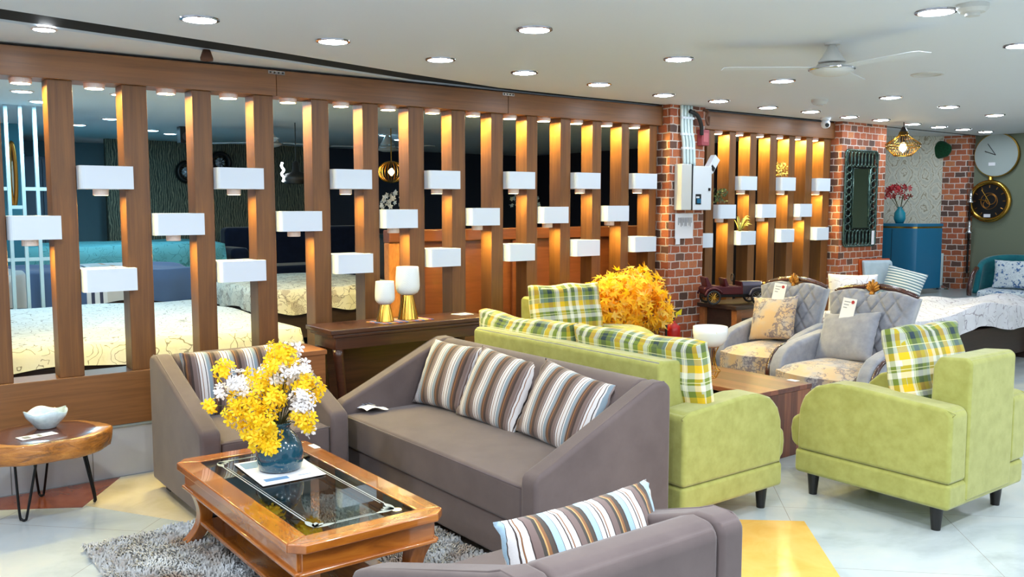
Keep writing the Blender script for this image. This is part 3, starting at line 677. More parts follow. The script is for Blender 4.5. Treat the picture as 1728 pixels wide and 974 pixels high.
t = thing('sofa', 'dark navy sofa in front of the feather wallpaper', 'sofa', (5.15, 11.6, .311)); Mn = fabric('navy_velvet', (24, 30, 52), (18, 22, 40)); obj('seat', bxm(-1, 1, -.4, .3, .0, .5), Mn, t, bevel=.05); obj('backrest', bxm(-1, 1, .15, .4, .1, 1.0), Mn, t, bevel=.06)
for s in (-1, 1): obj('armrest', bxm(s*1.0-.12, s*1.0+.12, -.4, .4, .1, .75), Mn, t, bevel=.06)
# rear room lights and fans
rl = [(1.657, 7.515), (2.039, 8.234), (1.578, 9.244), (1.325, 8.501), (2.5, 10.6), (2.9, 11.3), (3.3, 11.9), (3.638, 12.3), (2.386, 11.61), (6.032, 10.802), (6.6, 11.4), (8.0, 12.3)]
for k, (x, y) in enumerate(rl):
    downlight(x*s_, y*s_, 'round rear room ceiling light seen through the screen, %s of its string' % NUM[k], 'L_dim' if k < 9 else 'L_dim', r=.07, group='rear room ceiling lights', rim=False)
downlight(.89, 5.0, 'small round ceiling light above the left end of the long screen beam', 'L_cool', r=.05, group='rear room ceiling lights', rim=False)
def fan(x, y, label, sc=1, ang=0, drop=.175):
    t = thing('ceiling_fan', label, 'ceiling fan', (x, y, CZ), ang, None)
    obj('ceiling_plate', lathe(B(), [(0, 0), (.045, 0), (.04, -.012), (0, -.012)], seg=20), M['plastic'], t, smooth=False)
    obj('canopy', lathe(B(), [(.012, -.005), (.022, -.02), (.05, -.07), (.072, -.1), (.07, -.105), (0, -.10)], seg=32), M['plastic'], t, smooth=True)
    obj('down_rod', tube(B(), [(0, 0, 0), (0, 0, -.13)], .012, 10), M['plastic'], t)
    mt = obj('motor', lathe(B(), [(0, -.115), (.075, -.115), (.085, -.13), (.115, -.135), (.118, -.145), (.09, -.165), (.05, -.175), (0, -.178)], seg=40), M['plastic'], t, smooth=True)
    obj('motor_band', lathe(B(), [(.116, -.134), (.121, -.137), (.121, -.143), (.116, -.147)], seg=40), M['chrome'], mt)
    for k in range(3):
        a = 2*PI*k/3; m = Matrix.Rotation(a, 4, 'Z')
        bm = B(); prism(bm, [(.10, -.035), (.2, -.05), (.55, -.06), (.58, -.045), (.58, .045), (.55, .06), (.2, .05), (.10, .035)], 2, -.136, -.133); bmesh.ops.transform(bm, matrix=m, verts=bm.verts)
        obj('blade', bm, M['ceil'], t)
    t.scale = (sc,)*3; return t
fan(4.332, 2.872, 'white ceiling fan with cone canopy and dish motor above the sofas', ang=R(20))
o = obj('ceiling_fitting', lathe(B(), [(0, 0), (.02, 0), (.035, -.045), (.034, -.06), (.0, -.06)], seg=24), M['twig'], loc=(1.73, 5.12, CZ), smooth=True); tag(o, 'small brown cone fitting under the ceiling just above the long screen beam', 'ceiling fitting')
fan(3.9, 9.6, 'ceiling fan in the rear room seen through the fourth gap', 1.3, R(10)); fan(5.5, 9.8, 'ceiling fan in the rear room beside the gold globe pendant', 1.2, R(50))
# front ceiling fittings
def lathe_obj(name, prof, m, label, cat, loc, seg=32):
    o = obj(name, lathe(B(), prof, seg=seg), M[m], loc=loc, smooth=False); return tag(o, label, cat)
lathe_obj('smoke_detector', [(0, 0), (.065, 0), (.065, -.02), (.05, -.04), (.03, -.042), (.03, -.05), (0, -.052)], 'plastic', 'white smoke detector on the ceiling near the dome camera', 'smoke detector', (7.146*s_, 4.85*s_, CZ))
lathe_obj('smoke_detector', [(0, 0), (.065, 0), (.065, -.02), (.05, -.035), (.03, -.037), (.03, -.05), (0, -.052)], 'plastic', 'white smoke detector cut by the top edge near the right corner', 'smoke detector', (4.37*s_, 2.15*s_, CZ))
t = lathe_obj('ceiling_speaker', [(.001, -.002), (.08, -.002), (.085, -.008), (.1, -.008), (.105, 0)], 'plastic', 'flat round flush grille on the ceiling right of the fan', 'ceiling speaker', (6.395*s_, 3.452*s_, CZ))
t = thing('security_camera', 'white dome security camera where the short screen meets the ceiling', 'camera', (7.92, 5.3, CZ))
obj('mount', lathe(B(), [(0, 0), (.05, 0), (.05, -.02), (.04, -.03), (0, -.03)], seg=24), M['white'], t); obj('camera_head', lathe(B(), [(0, -.03), (.035, -.03), (.045, -.06), (.04, -.09), (.02, -.105), (0, -.108)], seg=24), M['white'], t, smooth=True)
bm = B(); tube(bm, [(-.02, -.03, -.075), (-.028, -.042, -.08)], .02, 16); obj('lens', bm, M['black'], t)

# ------------------------------------------------------------------ fittings on the brick pillar
t = thing('breaker_box', 'white electric breaker box with a dark side gap on the brick pillar', 'breaker box', (5.88, 5.42, 1.56))
obj('casing', bxm(0, .13, -.09, -.001, 0, .40), M['plastic'], t, bevel=.008); obj('side_gap', bxm(.13, .145, -.088, -.001, .0, .40), M['black'], t)
d = obj('door', bxm(.145, .385, -.095, -.002, .0, .385), M['white'], t, bevel=.006); obj('switch_window', bxm(.175, .245, -.098, -.095, .05, .14), M['black'], d); obj('breaker_switch', bxm(.19, .24, -.101, -.097, .06, .10), M['blue'], d); obj('breaker_switch', bxm(.18, .22, -.100, -.097, .105, .12), M['white'], d)
obj('latch', bxm(.34, .365, -.1, -.095, .17, .195), M['black'], d)
for k in range(4):
    x = 5.965+k*.042; x2 = 5.94+k*.040
    o = obj('conduit_pipe', tube(B(), spline([(x, 5.38, 1.945), (x-.01, 5.385, 2.15), (x2, 5.39, 2.25), (x2-.005, 5.395, CZ-.002)], 6), .015, 10), M['pvc'], smooth=True); tag(o, 'pale conduit pipe above the breaker box, %s of four from the left' % NUM[k], 'pipe', 'conduits above the breaker box')
    for z in (2.1, 2.22, 2.36): obj('pipe_clip', lathe(B(), [(.018, -.01), (.021, -.01), (.021, .01), (.018, .01)], (x2+(.02 if z < 2.15 else .003), 5.389), 12, z0=z), M['white'], o)
o = obj('flexible_duct', tube(B(), spline([(6.0, 5.36, 2.42), (6.08, 5.34, 2.38), (6.14, 5.35, 2.3), (6.16, 5.36, 2.22)], 8), .018, 10), M['black'], smooth=True); tag(o, 'dark flexible cable conduit curling over the pale pipes', 'conduit')
o = obj('cable_bundle', tube(B(), spline([(6.17, 5.36, 2.44), (6.2, 5.33, 2.42), (6.17, 5.32, 2.36), (6.21, 5.33, 2.31), (6.24, 5.35, 2.38)], 8), .012, 8), M['twig'], smooth=True); tag(o, 'brown cable bundle hanging at the top of the brick pillar', 'cable')
t = thing('alarm_call_box', 'small red call box above the breaker box', 'call box', (6.165, 5.4205, 2.13)); obj('box', bxm(0, .1, -.06, -.001, 0, .14), plain('faded_red', (160, 70, 78), .5), t, bevel=.006); obj('front_plate', bxm(.02, .08, -.063, -.06, .03, .11), plain('faded_red_plate', (186, 96, 102), .5), t)
t = thing('sensor_box', 'small tilted white sensor box at the upper right of the breaker box', 'sensor', (6.30, 5.36, 1.95)); o = obj('body', bxm(-.04, .04, -.02, .04, -.06, .1), M['white'], t, rot=(0, R(38), 0), bevel=.006); obj('sensor_window', bxm(-.02, .03, -.024, -.02, -.04, .0), M['black'], o)
t = thing('wall_notice', 'white printed sheet hung on the bricks below the breaker box', 'notice', (5.885, 5.41, 1.31)); bm = B(); grid(bm, 10, 8, lambda u, v: (u*.235, -.006-.008*math.sin(u*6)*v, v*.22)); obj('sheet', bm, M['paper'], t, smooth=True)
bm = B()
for k in range(11): box(bm, .03+k*.017, .036+k*.017, -.0165, -.0155, .12+.02*math.sin(k*2), .185)
obj('printed_marks', bm, M['ink'], t); obj('small_tab', bxm(.005, .06, -.012, -.01, -.05, .0), M['paper'], t)

# ------------------------------------------------------------------ ornate mirror on the right pillar
t = thing('ornate_mirror', 'tall mirror framed by metal rings on the right brick pillar', 'mirror', (8.45, 5.42, 1.17))
W_m, H_m = .60, 1.01
fr = B()
for k in range(8):
    x = .07+k*(W_m-.14)/7
    for z in (.09, H_m-.09): torus(fr, (x, -.02, z), .05, .008, 'y', .8, 1.6, 20, 6)
for k in range(9):
    z = .2+k*(H_m-.4)/8
    for x in (.07, W_m-.07): torus(fr, (x, -.02, z), .036, .008, 'y', 1.3, 1.0, 20, 6)
pts = [(x, -.02, z) for x, z in arc2(W_m-.05, H_m-.05, .05, 0, 90, 5)+arc2(.05, H_m-.05, .05, 90, 180, 5)+arc2(.05, .05, .05, 180, 270, 5)+arc2(W_m-.05, .05, .05, 270, 360, 5)]
tube(fr, pts, .012, 8, True); tube(fr, [(.14, -.02, .19), (.14, -.02, H_m-.19), (W_m-.14, -.02, H_m-.19), (W_m-.14, -.02, .19)], .012, 8, True)
obj('ring_frame', fr, M['verd'], t, smooth=True); obj('mirror_glass', bxm(.14, W_m-.14, -.018, -.006, .19, H_m-.19), M['mirror'], t, bevel=.004)
obj('backing', bxm(.03, W_m-.03, -.004, -.001, .03, H_m-.03), M['black'], t)
o = obj('price_tag', bxm(0, .05, -.002, 0, 0, .15), M['paper'], loc=(8.97, 5.392, 1.18)); tag(o, 'narrow white price tag hanging at the lower right of the ring mirror', 'tag')

# ------------------------------------------------------------------ far right corner
t = thing('wall_clock', 'large pale dial wall clock, the upper one on the green wall', 'clock', (11.5, 5.27, 2.22)); 
bm = B(); tube(bm, [(0, 0, 0), (-.04, 0, 0)], .27, 48); obj('rim', bm, M['gold'], t); bm = B(); tube(bm, [(-.04, 0, 0), (-.046, 0, 0)], .258, 48); d = obj('dial', bm, plain('pale_dial', (166, 176, 172), .12), t)
obj('hand', tube(B(), [(-.05, 0, 0), (-.05, .10, .14)], .004, 6), M['black'], t); obj('hand', tube(B(), [(-.05, 0, 0), (-.05, .13, .05)], .005, 6), M['black'], t); obj('paper_tag', bxm(-.052, -.048, .0, .08, -.13, -.09), M['paper'], t)
t = thing('wall_clock', 'black skeleton wall clock in a gold pocket watch case, below the pale one', 'clock', (11.5, 5.33, 1.655)); bm = B(); torus(bm, (-.03, 0, 0), .235, .03, 'x'); obj('gold_case', bm, M['gold'], t, smooth=True)
bm = B(); tube(bm, [(0, 0, 0), (-.03, 0, 0)], .22, 48); obj('dial', bm, M['black'], t); bm = B(); torus(bm, (-.035, -.02, .02), .06, .004, 'x'); torus(bm, (-.035, .03, -.04), .04, .004, 'x'); torus(bm, (-.035, 0, 0), .1, .003, 'x')
for k in range(12): a = PI*k/6; tube(bm, [(-.034, .165*math.cos(a), .165*math.sin(a)), (-.034, .195*math.cos(a), .195*math.sin(a))], .005, 5)
obj('gears_and_numerals', bm, M['goldleaf'], t); obj('hand', tube(B(), [(-.045, 0, 0), (-.045, .09, .14)], .005, 6), M['gold'], t); obj('hand', tube(B(), [(-.045, 0, 0), (-.045, .12, .02)], .006, 6), M['gold'], t); obj('crown', torus(lathe(B(), [(0, .26), (.03, .26), (.025, .3), (0, .31)], (-.02, 0), 12), (-.02, 0, .33), .035, .008, 'x'), M['gold'], t); obj('paper_tag', bxm(-.05, -.046, -.03, .05, -.2, -.16), M['paper'], t)
t = thing('wall_sconce', 'black wrought iron candle sconce on the far brick pillar', 'sconce', (11.38, 5.52, 1.05)); obj('spine', tube(B(), [(0, 0, -.3), (0, 0, .75)], .012, 8), M['iron'], t)
for z in (.22, .6): obj('bracket', tube(B(), spline([(0, 0, z-.12), (-.05, -.03, z-.1), (-.06, -.03, z), (0, 0, z+.05)], 6), .01, 6), M['iron'], t); obj('candle_cup', lathe(B(), [(0, 0), (.05, .01), (.03, .03), (.02, .05), (.022, .16), (0, .16)], (-.05, -.03), 12, z0=z-.02), M['chrome'], t, smooth=True)
# curved blue cabinet with vase
bm = B(); pr = [(0, .40), (0, 0)]+[(-.0-.0, -.0)]
poly = [(.0, .85), (0, .0)]+[]
t = thing('curved_cabinet', 'glossy blue curved-front cabinet against the damask wallpaper', 'cabinet', (10.28, 5.80, .551)); t.scale = (1, .80, 1); 
pts = [(.36, -.40)]+[(.0+.36-.42*math.cos(R(a)), -.02+.40*math.sin(R(a)))for a in range(-64, 66, 8)]+[(.30, .46)]
pts = [(.34, -.42), (-.02, -.36)]+[(-.10-.06*math.cos(R(a)), .34*math.sin(R(a))) for a in range(-80, 81, 5)]+[(-.05, .40), (.05, .45)]
obj('body', prism(B(), pts, 2, .06, .78), M['blue'], t, bevel=.006); obj('gold_band', prism(B(), [(x*.985+.003, y*.985) for x, y in pts], 2, .78, .80), M['gold'], t); obj('cabinet_top', prism(B(), [(x*1.02, y*1.02) for x, y in pts], 2, .80, .835), M['blue'], t, bevel=.005)
for y in (-.3, .25): obj('foot', cyl(B(), (0.02, y), .018, 0, .06), M['gold'], t)
obj('door_line', bxm(-.168, -.163, .02, .023, .08, .77), M['black'], t)
t = thing('flower_vase', 'ribbed teal vase of dark red lilies on the blue curved cabinet', 'vase', (10.28, 5.82, 1.387)); t.scale = (.9, .9, .9); obj('vase', lathe(B(), [(0, 0), (.05, 0), (.075, .06), (.07, .14), (.03, .2), (.035, .22)], seg=20), plain('teal_ribbed_glaze', (30, 130, 150), .25), t, smooth=True)
bm = B(); rnd = random.Random(4)
for i in range(34):
    a, b = rnd.uniform(0, 2*PI), rnd.uniform(.0, 1.4); c = Vector((.12*math.cos(a)*math.cos(b), .23*math.sin(a)*math.cos(b), .34+.16*math.sin(b))); m = Euler([rnd.uniform(0, 6) for _ in range(3)]).to_matrix()
    for k in range(6):
        q = 2*PI*k/6; d1 = Vector((math.cos(q), math.sin(q), .4)); d2 = Vector((-math.sin(q), math.cos(q), 0)); bm.faces.new([bm.verts.new(c+m@p*.05) for p in (Vector((0, 0, 0)), d1*.6+d2*.25, d1, d1*.6-d2*.25)])
obj('lilies', bm, M['redpet'], t); bm = B()
for i in range(7): a = i*.9; tube(bm, [(0, 0, .16), (.08*math.cos(a), .16*math.sin(a), .38)], .004, 5)
obj('stems', bm, M['stem'], t)
t = thing('pendant_lamp', 'amber glass diamond-shaped pendant glowing before the damask wallpaper', 'pendant lamp', (9.0, 5.09, 2.12)); t.scale = (.86, .86, 1); obj('bulb', lathe(B(), [(0, .03), (.035, .06), (.045, .09), (.02, .13), (0, .14)], seg=16), M['L_bulb'], t, smooth=True)
bm = B(); prf = [(.10, 0), (.2, .09), (.205, .12), (.06, .21), (.045, .25)]
for k in range(28):
    a = 2*PI*k/28; tube(bm, [(r*math.cos(a), r*math.sin(a), z) for r, z in prf], .0032, 5)
for r, z in prf[:4]: torus(bm, (0, 0, z), r, .005, 'z', seg=36, rs=6)
obj('wire_shade', bm, M['gold'], t, smooth=True); obj('socket', lathe(B(), [(0, .13), (.03, .14), (.045, .25), (.02, .3), (0, .3)], seg=16), M['black'], t); obj('cord', tube(B(), [(0, 0, .28), (0, 0, CZ-2.12)], .006, 6), M['black'], t)
bm = B(); bmesh.ops.create_icosphere(bm, subdivisions=3, radius=.16); 
for v in bm.verts: v.co = Vector((v.co.x*.35, v.co.y, v.co.z*.7))*(1+.05*math.sin(40*v.co.y)*math.sin(37*v.co.z))
o = obj('moss_ball', bm, M['hedge'], loc=(11.2, 5.85, 2.30), smooth=True); tag(o, 'dark green moss cushion fixed high beside the far brick pillar', 'decoration')
t = thing('floor_stand', 'slim grey metal stand on the platform beside the far brick pillar', 'stand', (11.12, 5.72, .551)); obj('base', lathe(B(), [(0, 0), (.1, 0), (.09, .02), (.03, .05), (0, .05)], seg=20), M['chrome'], t); obj('pole', tube(B(), [(0, 0, .04), (0, 0, .45)], .025, 12), M['pvc'], t)
# teal tub chair
t = thing('tub_chair', 'teal velvet tub chair with blue floral seat by the green wall', 'chair', (11.0, 4.78, 0.0), R(-78)); 
def tubback(u, v):
    a = R(-100+200*u); r = .36-.04*v; z = .55+v*(.46-.16*abs(2*u-1)**3); return (r*math.sin(a)*1.05, r*math.cos(a)*.9, z)
bm = B(); grid(bm, 24, 8, tubback); o = obj('backrest', bm, M['teal'], t, smooth=True); s = o.modifiers.new('s', 'SOLIDIFY'); s.thickness = .06
obj('seat', bxm(-.32, .32, -.36, .28, .38, .62), M['bluefl'], t, bevel=.04)
for s in (-1, 1): obj('armrest_scroll', tube(B(), spline([(s*.38, -.3, .4), (s*.40, -.34, .6), (s*.38, -.30, .78), (s*.37, -.15, .86)], 6), .028, 8), M['mahog'], t, smooth=True); 
for sx in (-1, 1):
    for sy in (-1, 1): obj('leg', bxm(sx*.28-.02, sx*.28+.02, sy*.26-.04, sy*.26, 0, .38), M['mahog'], t)
o = obj('throw_cushion', cushion_bm(.46, .34, .13, 3), M['bluefl'], loc=(10.98, 4.78, .63), rot=(R(-14), 0, R(-78)), smooth=True, uv=False); tag(o, 'blue and white floral cushion on the teal tub chair', 'cushion')
# orange-backed chair behind the second armchair
t = thing('lounge_chair', 'orange leather shell chair with pale blue padding below the ring mirror', 'chair', (8.86, 5.10, .0), R(-22)); t.scale = (.72, .8, 1); obj('shell', prism(B(), [(.26, .36), (.40, 1.02), (.32, 1.03), (.2, .45), (-.25, .42), (-.25, .34)], 0, -.27, .27), M['orange'], t, bevel=.01); obj('padding', prism(B(), [(.19, .45), (.30, 1.02), (.24, 1.0), (.12, .52), (-.24, .5), (-.25, .43)], 0, -.25, .25), M['lgrey'], t, bevel=.02)
for sx in (-1, 1):
    for sy in (-1, 1): obj('leg', tube(B(), [(sx*.2, sy*.18, .4), (sx*.25, sy*.24, 0)], .014, 8), M['black'], t)
o = obj('throw_cushion', cushion_bm(.40, .36, .12, 5), M['chev'], loc=(8.88, 5.02, .60), rot=(R(-20), R(14), R(-70)), smooth=True, uv=False); tag(o, 'pale blue zigzag cushion on the orange-backed chair', 'cushion')
# bed with white comforter
bt = bed('display_bed', 'dark wood bed with a thick white floral comforter behind the silver armchairs', 7.15, 10.15, 4.1, 4.84, .62, 0.0, 'comf', seed=9, drape=.22, sheet='comforter')
obj('footboard', bxm(1.3, 1.47, -.4, .44, .0, .48), M['darkbed'], bt, bevel=.01)
o = obj('throw_cushion', cushion_bm(.44, .38, .22, 8), M['comf'], loc=(7.42, 4.62, .60), rot=(R(-12), 0, R(-50)), smooth=True, uv=False); tag(o, 'large white floral pillow at the left end of the white comforter', 'pillow')
# ------------------------------------------------------------------ grey suite (front = -Y locally)
def gray_seat(name, label, cat, w, d, loc, rotz, hgt=.79, group='grey suede sofa suite'):
    t = thing(name, label, cat, loc, rotz, group); at = .105; f, b = -d/2, d/2
    prof = [(f+.012, .06), (f, .10), (f, .44)]+[(f+.045-.045*math.cos(R(a)), .455+.045*math.sin(R(a))) for a in (20, 50, 75)]+[(f+.09, .522), (b-.15, hgt-.02), (b-.10, hgt), (b-.03, hgt), (b, hgt-.03), (b, .06)]
    for s in (-1, 1):
        x0, x1 = (w/2-at, w/2) if s > 0 else (-w/2, -w/2+at)
        a = obj('armrest', prism(B(), prof, 0, x0, x1), M['gray'], t, bevel=.022, seg=4)
        xs = (x1-.002 if s > 0 else x0+.002)
        seam = [(xs, y, z) for y, z in prof[1:-1]]
        cx = sum(p[1] for p in seam)/len(seam)
        obj('piping', tube(B(), [(xs-s*.016, p[1]*.985, p[2]-.006+.004) for p in seam], .0035, 6), M['gray'], a, smooth=True)
    i = w/2-at-.002
    obj('base_rail', bxm(-i, i, f+.03, b-.03, .06, .25), M['gray'], t, bevel=.018)
    bm = bxm(-i, i, f+.012, b-.22, .245, .425); bmesh.ops.subdivide_edges(bm, edges=bm.edges[:], cuts=8, use_grid_fill=True)
    for v in bm.verts:
        if v.co.z > .42: v.co.z += .018*(1-(v.co.x/i)**4)*(1-((v.co.y-(f+b-.21)/2)/(d/2-.1))**4)
    obj('seat_cushion', bm, M['gray'], t, bevel=.022, seg=4)
    obj('seat_piping', tube(B(), [(-i, f+.016, .418), (i, f+.016, .418)], .004, 6), M['gray'], t, smooth=True)
    obj('backrest', prism(B(), [(b-.24, .40), (b-.155, hgt-.045), (b-.13, hgt-.015), (b-.09, hgt), (b-.03, hgt-.005), (b-.004, hgt-.035), (b-.004, .07), (b-.2, .07)], 0, -i, i), M['gray'], t, bevel=.025, seg=4)
    for sx in (-1, 1):
        for sy in (-1, 1): obj('foot', bxm(sx*(w/2-.09)-.035, sx*(w/2-.09)+.035, sy*(d/2-.09)-.035, sy*(d/2-.09)+.035, 0, .065), M['black'], t)
    return t
gray_seat('sofa', 'long grey suede sofa with sloping arms and three striped cushions', 'sofa', 1.86, .80, (2.63, 3.715, 0), R(-90), .80)
gray_seat('armchair', 'grey suede armchair behind the flower vase, facing the glass coffee table', 'armchair', .80, .86, (1.775, 4.76, 0), 0, .77)
gray_seat('armchair', 'grey suede armchair seen from behind at the bottom edge', 'armchair', .80, .86, (1.605, 1.985, 0), R(180), .737)
def cush(loc, rot, w, h, t, m, label, seed, name='throw_cushion', group=None, edge=None):
    o = obj(name, cushion_bm(w, h, t, seed), M[m], loc=loc, rot=rot, smooth=True, uv=False); tag(o, label, 'cushion', group); return o
GS = 'striped satin cushions on the grey suite'
def srot(lean, yaw, roll=0): return (R(lean), R(roll), R(yaw))
cush((2.72, 4.30, .435), srot(-24, -82, 1), .46, .40, .15, 'stripe', 'striped cushion at the far end of the grey sofa, first of its three', 11, group=GS)
cush((2.72, 3.84, .43), srot(-26, -88, 3), .50, .41, .15, 'stripe', 'striped cushion in the middle of the row of three on the grey sofa', 12, group=GS)
cush((2.72, 3.30, .43), srot(-26, -92, 5), .56, .40, .15, 'stripe', 'striped cushion nearest the sloping near arm of the grey sofa', 13, group=GS)
cush((1.78, 4.93, .42), srot(-14, 2, 0), .58, .38, .15, 'stripe', 'striped cushion on the grey armchair behind the flower vase', 14, group=GS)
cush((1.68, 1.79, .37), srot(16, 180+4, -1), .64, .40, .17, 'stripe2', 'bright striped cushion on the grey armchair at the bottom edge', 15, group=GS)

# ------------------------------------------------------------------ lime suite
def lime_seat(name, label, cat, w, d, loc, rotz, sc=1):
    t = thing(name, label, cat, loc, rotz, 'lime velvet sofa suite'); at = .165; f, b = -d/2, d/2; i = w/2-at
    prof = [(b, .262), (b, .60), (b-.03, .628), (f+.36, .662), (f+.24, .655), (f+.15, .625), (f+.085, .565), (f+.055, .49), (f+.05, .40), (f+.05, .262)]
    for s in (-1, 1):
        x0, x1 = (i, w/2) if s > 0 else (-w/2, -i)
        a = obj('armrest', prism(B(), prof, 0, x0, x1), M['lime'], t, bevel=.022, seg=4)
        xs = w/2*s-s*.014
        obj('piping', tube(B(), spline([(xs, y*.99, z-.006) for y, z in prof[1:]], 3), .003, 6), M['lime'], a, smooth=True)
    obj('base', bxm(-w/2+.004, w/2-.004, f+.03, b-.002, .13, .262), M['lime'], t, bevel=.024, seg=4)
    obj('seat_cushion', prism(B(), [(b-.2, .255), (b-.2, .46), (f+.1, .47), (f+.03, .455), (f-.012, .42), (f-.02, .36), (f-.012, .29), (f+.02, .255)], 0, -i+.002-.0, i-.002), M['lime'], t, bevel=.02, seg=3)
    for s in (-1, 1): obj('seat_front_end', prism(B(), [(f+.12, .262), (f+.12, .45), (f+.03, .45), (f-.012, .42), (f-.02, .36), (f-.012, .29), (f+.02, .262)], 0, *(sorted((s*(i-.002), s*(w/2-.03))))), M['lime'], t, bevel=.02)
    obj('backrest', prism(B(), [(b-.20, .45), (b-.19, .80), (b-.16, .85), (b-.02, .862), (b+.004, .84), (b+.004, .15), (b-.2, .25)], 0, -i, i), M['lime'], t, bevel=.025, seg=4)
    for sx in (-1, 1):
        for sy in (-1, 1):
            cx, cy = sx*(w/2-.09), sy*(d/2-.10)
            obj('leg', lathe(B(), [(0, 0), (.022, 0), (.034, .132), (0, .132)], (cx, cy), 20), M['black'], t, smooth=False)
    t.scale = (sc,)*3
    return t
lime_seat('armchair', 'lime velvet armchair in the right foreground, seen from its back corner', 'armchair', .80, .90, (4.59, 2.52, 0), R(180))
lime_seat('sofa', 'lime velvet sofa standing back to back with the grey sofa', 'sofa', 1.93, .82, (3.555, 3.765, 0), R(90), .985)
lime_seat('armchair', 'lime velvet armchair beside the yellow maple tree, facing the front', 'armchair', .80, .86, (4.39, 4.90, 0), 0, 1.06)
def pcush(loc, rot, w, h, t, label, seed, sag=0):
    o = obj('back_cushion', boxcushion_bm(w, h, t, seed, sag=sag), M['plaid'], loc=loc, rot=rot, smooth=True); tag(o, label, 'cushion', 'plaid back cushions on the lime suite'); return o
pcush((3.40, 4.26, .47), srot(-10, 90), .90, .47, .15, 'green and yellow plaid cushion at the far end of the lime sofa', 21, .02)
pcush((3.42, 3.33, .47), srot(-9, 90), .92, .47, .15, 'green and yellow plaid cushion at the near end of the lime sofa', 22, .0)
pcush((4.60, 2.36, .48), srot(14, 180-6), .56, .50, .15, 'green and yellow plaid cushion on the lime armchair in the right foreground', 23)
pcush((4.36, 5.02, .52), srot(-12, -6), .60, .50, .15, 'green and yellow plaid cushion on the lime armchair beside the maple tree', 24)

# ------------------------------------------------------------------ glass coffee table
X0, X1, Y0, Y1, ZT = 1.215, 1.865, 2.87, 4.235, .41
t = thing('coffee_table', 'glossy amber wood coffee table with etched glass top in the foreground', 'table', ((X0+X1)/2, (Y0+Y1)/2, 0)); hx, hy = (X1-X0)/2, (Y1-Y0)/2
fw = .095; c = .05
def frame_piece(pts): return prism(B(), pts, 2, ZT-.035, ZT)
obj('top_frame', frame_piece([(-hx, -hy+c), (-hx+fw, -hy+fw), (-hx+fw, hy-fw), (-hx, hy-c)]), M['amber'], t, bevel=.006, seg=3)
obj('top_frame', frame_piece([(hx, hy-c), (hx-fw, hy-fw), (hx-fw, -hy+fw), (hx, -hy+c)]), M['amber'], t, bevel=.006, seg=3)
obj('top_frame', frame_piece([(-hx+fw, -hy+fw), (-hx, -hy+c), (-hx+c, -hy), (hx-c, -hy), (hx, -hy+c), (hx-fw, -hy+fw)]), M['amber_x'], t, bevel=.006, seg=3)
obj('top_frame', frame_piece([(hx-fw, hy-fw), (hx, hy-c), (hx-c, hy), (-hx+c, hy), (-hx, hy-c), (-hx+fw, hy-fw)]), M['amber_x'], t, bevel=.006, seg=3)
g = obj('glass_pane', bxm(-hx+fw-.004, hx-fw+.004, -hy+fw-.004, hy-fw+.004, ZT-.012, ZT-.004), M['glass'], t)
bm = B(); gx, gy = hx-fw-.055, hy-fw-.055; zt = ZT-.0035
for o_ in (0, .013):
    a, b_ = gx-o_, gy-o_; w_ = .0035 if o_ else .006
    box(bm, -a, -a+w_, -b_+.09, b_-.09, zt, zt+.0004); box(bm, a-w_, a, -b_+.09, b_-.09, zt, zt+.0004); box(bm, -a+.09, a-.09, -b_, -b_+w_, zt, zt+.0004); box(bm, -a+.09, a-.09, b_-w_, b_, zt, zt+.0004)
for sx in (-1, 1):
    for sy in (-1, 1):
        for ang, L in ((0, .085), (30, .055), (60, .055), (90, .085)):
            ca, sa = math.cos(R(ang)), math.sin(R(ang)); px, py = sx*(gx-.005), sy*(gy-.005); n = 8; up, dn = [], []
            for k in range(n+1):
                q = k/n; wd = .013*math.sin(PI*q)**.8; l_ = L*q
                x = px-sx*(ca*l_); y = py-sy*(sa*l_)
                up.append((x-sx*sa*wd*-1, y-sy*ca*wd)); dn.append((x-sx*sa*wd, y+sy*ca*wd))
            poly = up+dn[::-1][1:-1]
            try: bm.faces.new([bm.verts.new((x, y, zt+.0005)) for x, y in poly])
            except ValueError: pass
obj('etched_pattern', bm, M['etch'], g)
# stepped apron
for args, m in (((-hx+.035, -hx+.06, -hy+.05, hy-.05), 'amber'), ((hx-.06, hx-.035, -hy+.05, hy-.05), 'amber'), ((-hx+.05, hx-.05, -hy+.035, -hy+.06), 'amber_x'), ((-hx+.05, hx-.05, hy-.06, hy-.035), 'amber_x')):
    a = obj('apron', bxm(*args, ZT-.115, ZT-.035), M[m], t, bevel=.004); x0, x1, y0, y1 = args
    obj('apron_moulding', bxm(x0-.012, x1+.012, y0-.012, y1+.012, ZT-.128, ZT-.112), M[m], a, bevel=.006)
for sx in (-1, 1):
    for sy in (-1, 1):
        bm = B(); n = 14; rings = []
        for k in range(n+1):
            q = k/n; z = (ZT-.11)*(1-q); off = -.028+.03*math.cos(q*PI*1.0)*0+(.0 if q < .0 else 0)
            o_ = .080+.030*math.sin(q*PI)-.045*q*q*q; hw = .044-.010*math.sin(q*PI)-.008*q
            cx, cy = sx*(hx-o_), sy*(hy-o_)
            rings.append([bm.verts.new((cx+a*hw, cy+b_*hw, z)) for a, b_ in ((-1, -1), (1, -1), (1, 1), (-1, 1))])
        for a, b_ in zip(rings, rings[1:]):
            for k in range(4): bm.faces.new((a[k], b_[k], b_[(k+1) % 4], a[(k+1) % 4]))
        bm.faces.new(rings[0][::-1]); bm.faces.new(rings[-1]); bmesh.ops.recalc_face_normals(bm, faces=bm.faces[:])
        obj('leg', bm, M['amber_z'], t, bevel=.006)
sh = obj('lower_shelf', bxm(-hx+.075, hx-.135, -hy+.08, hy-.12, .118, .138), M['amber'], t, bevel=.005)
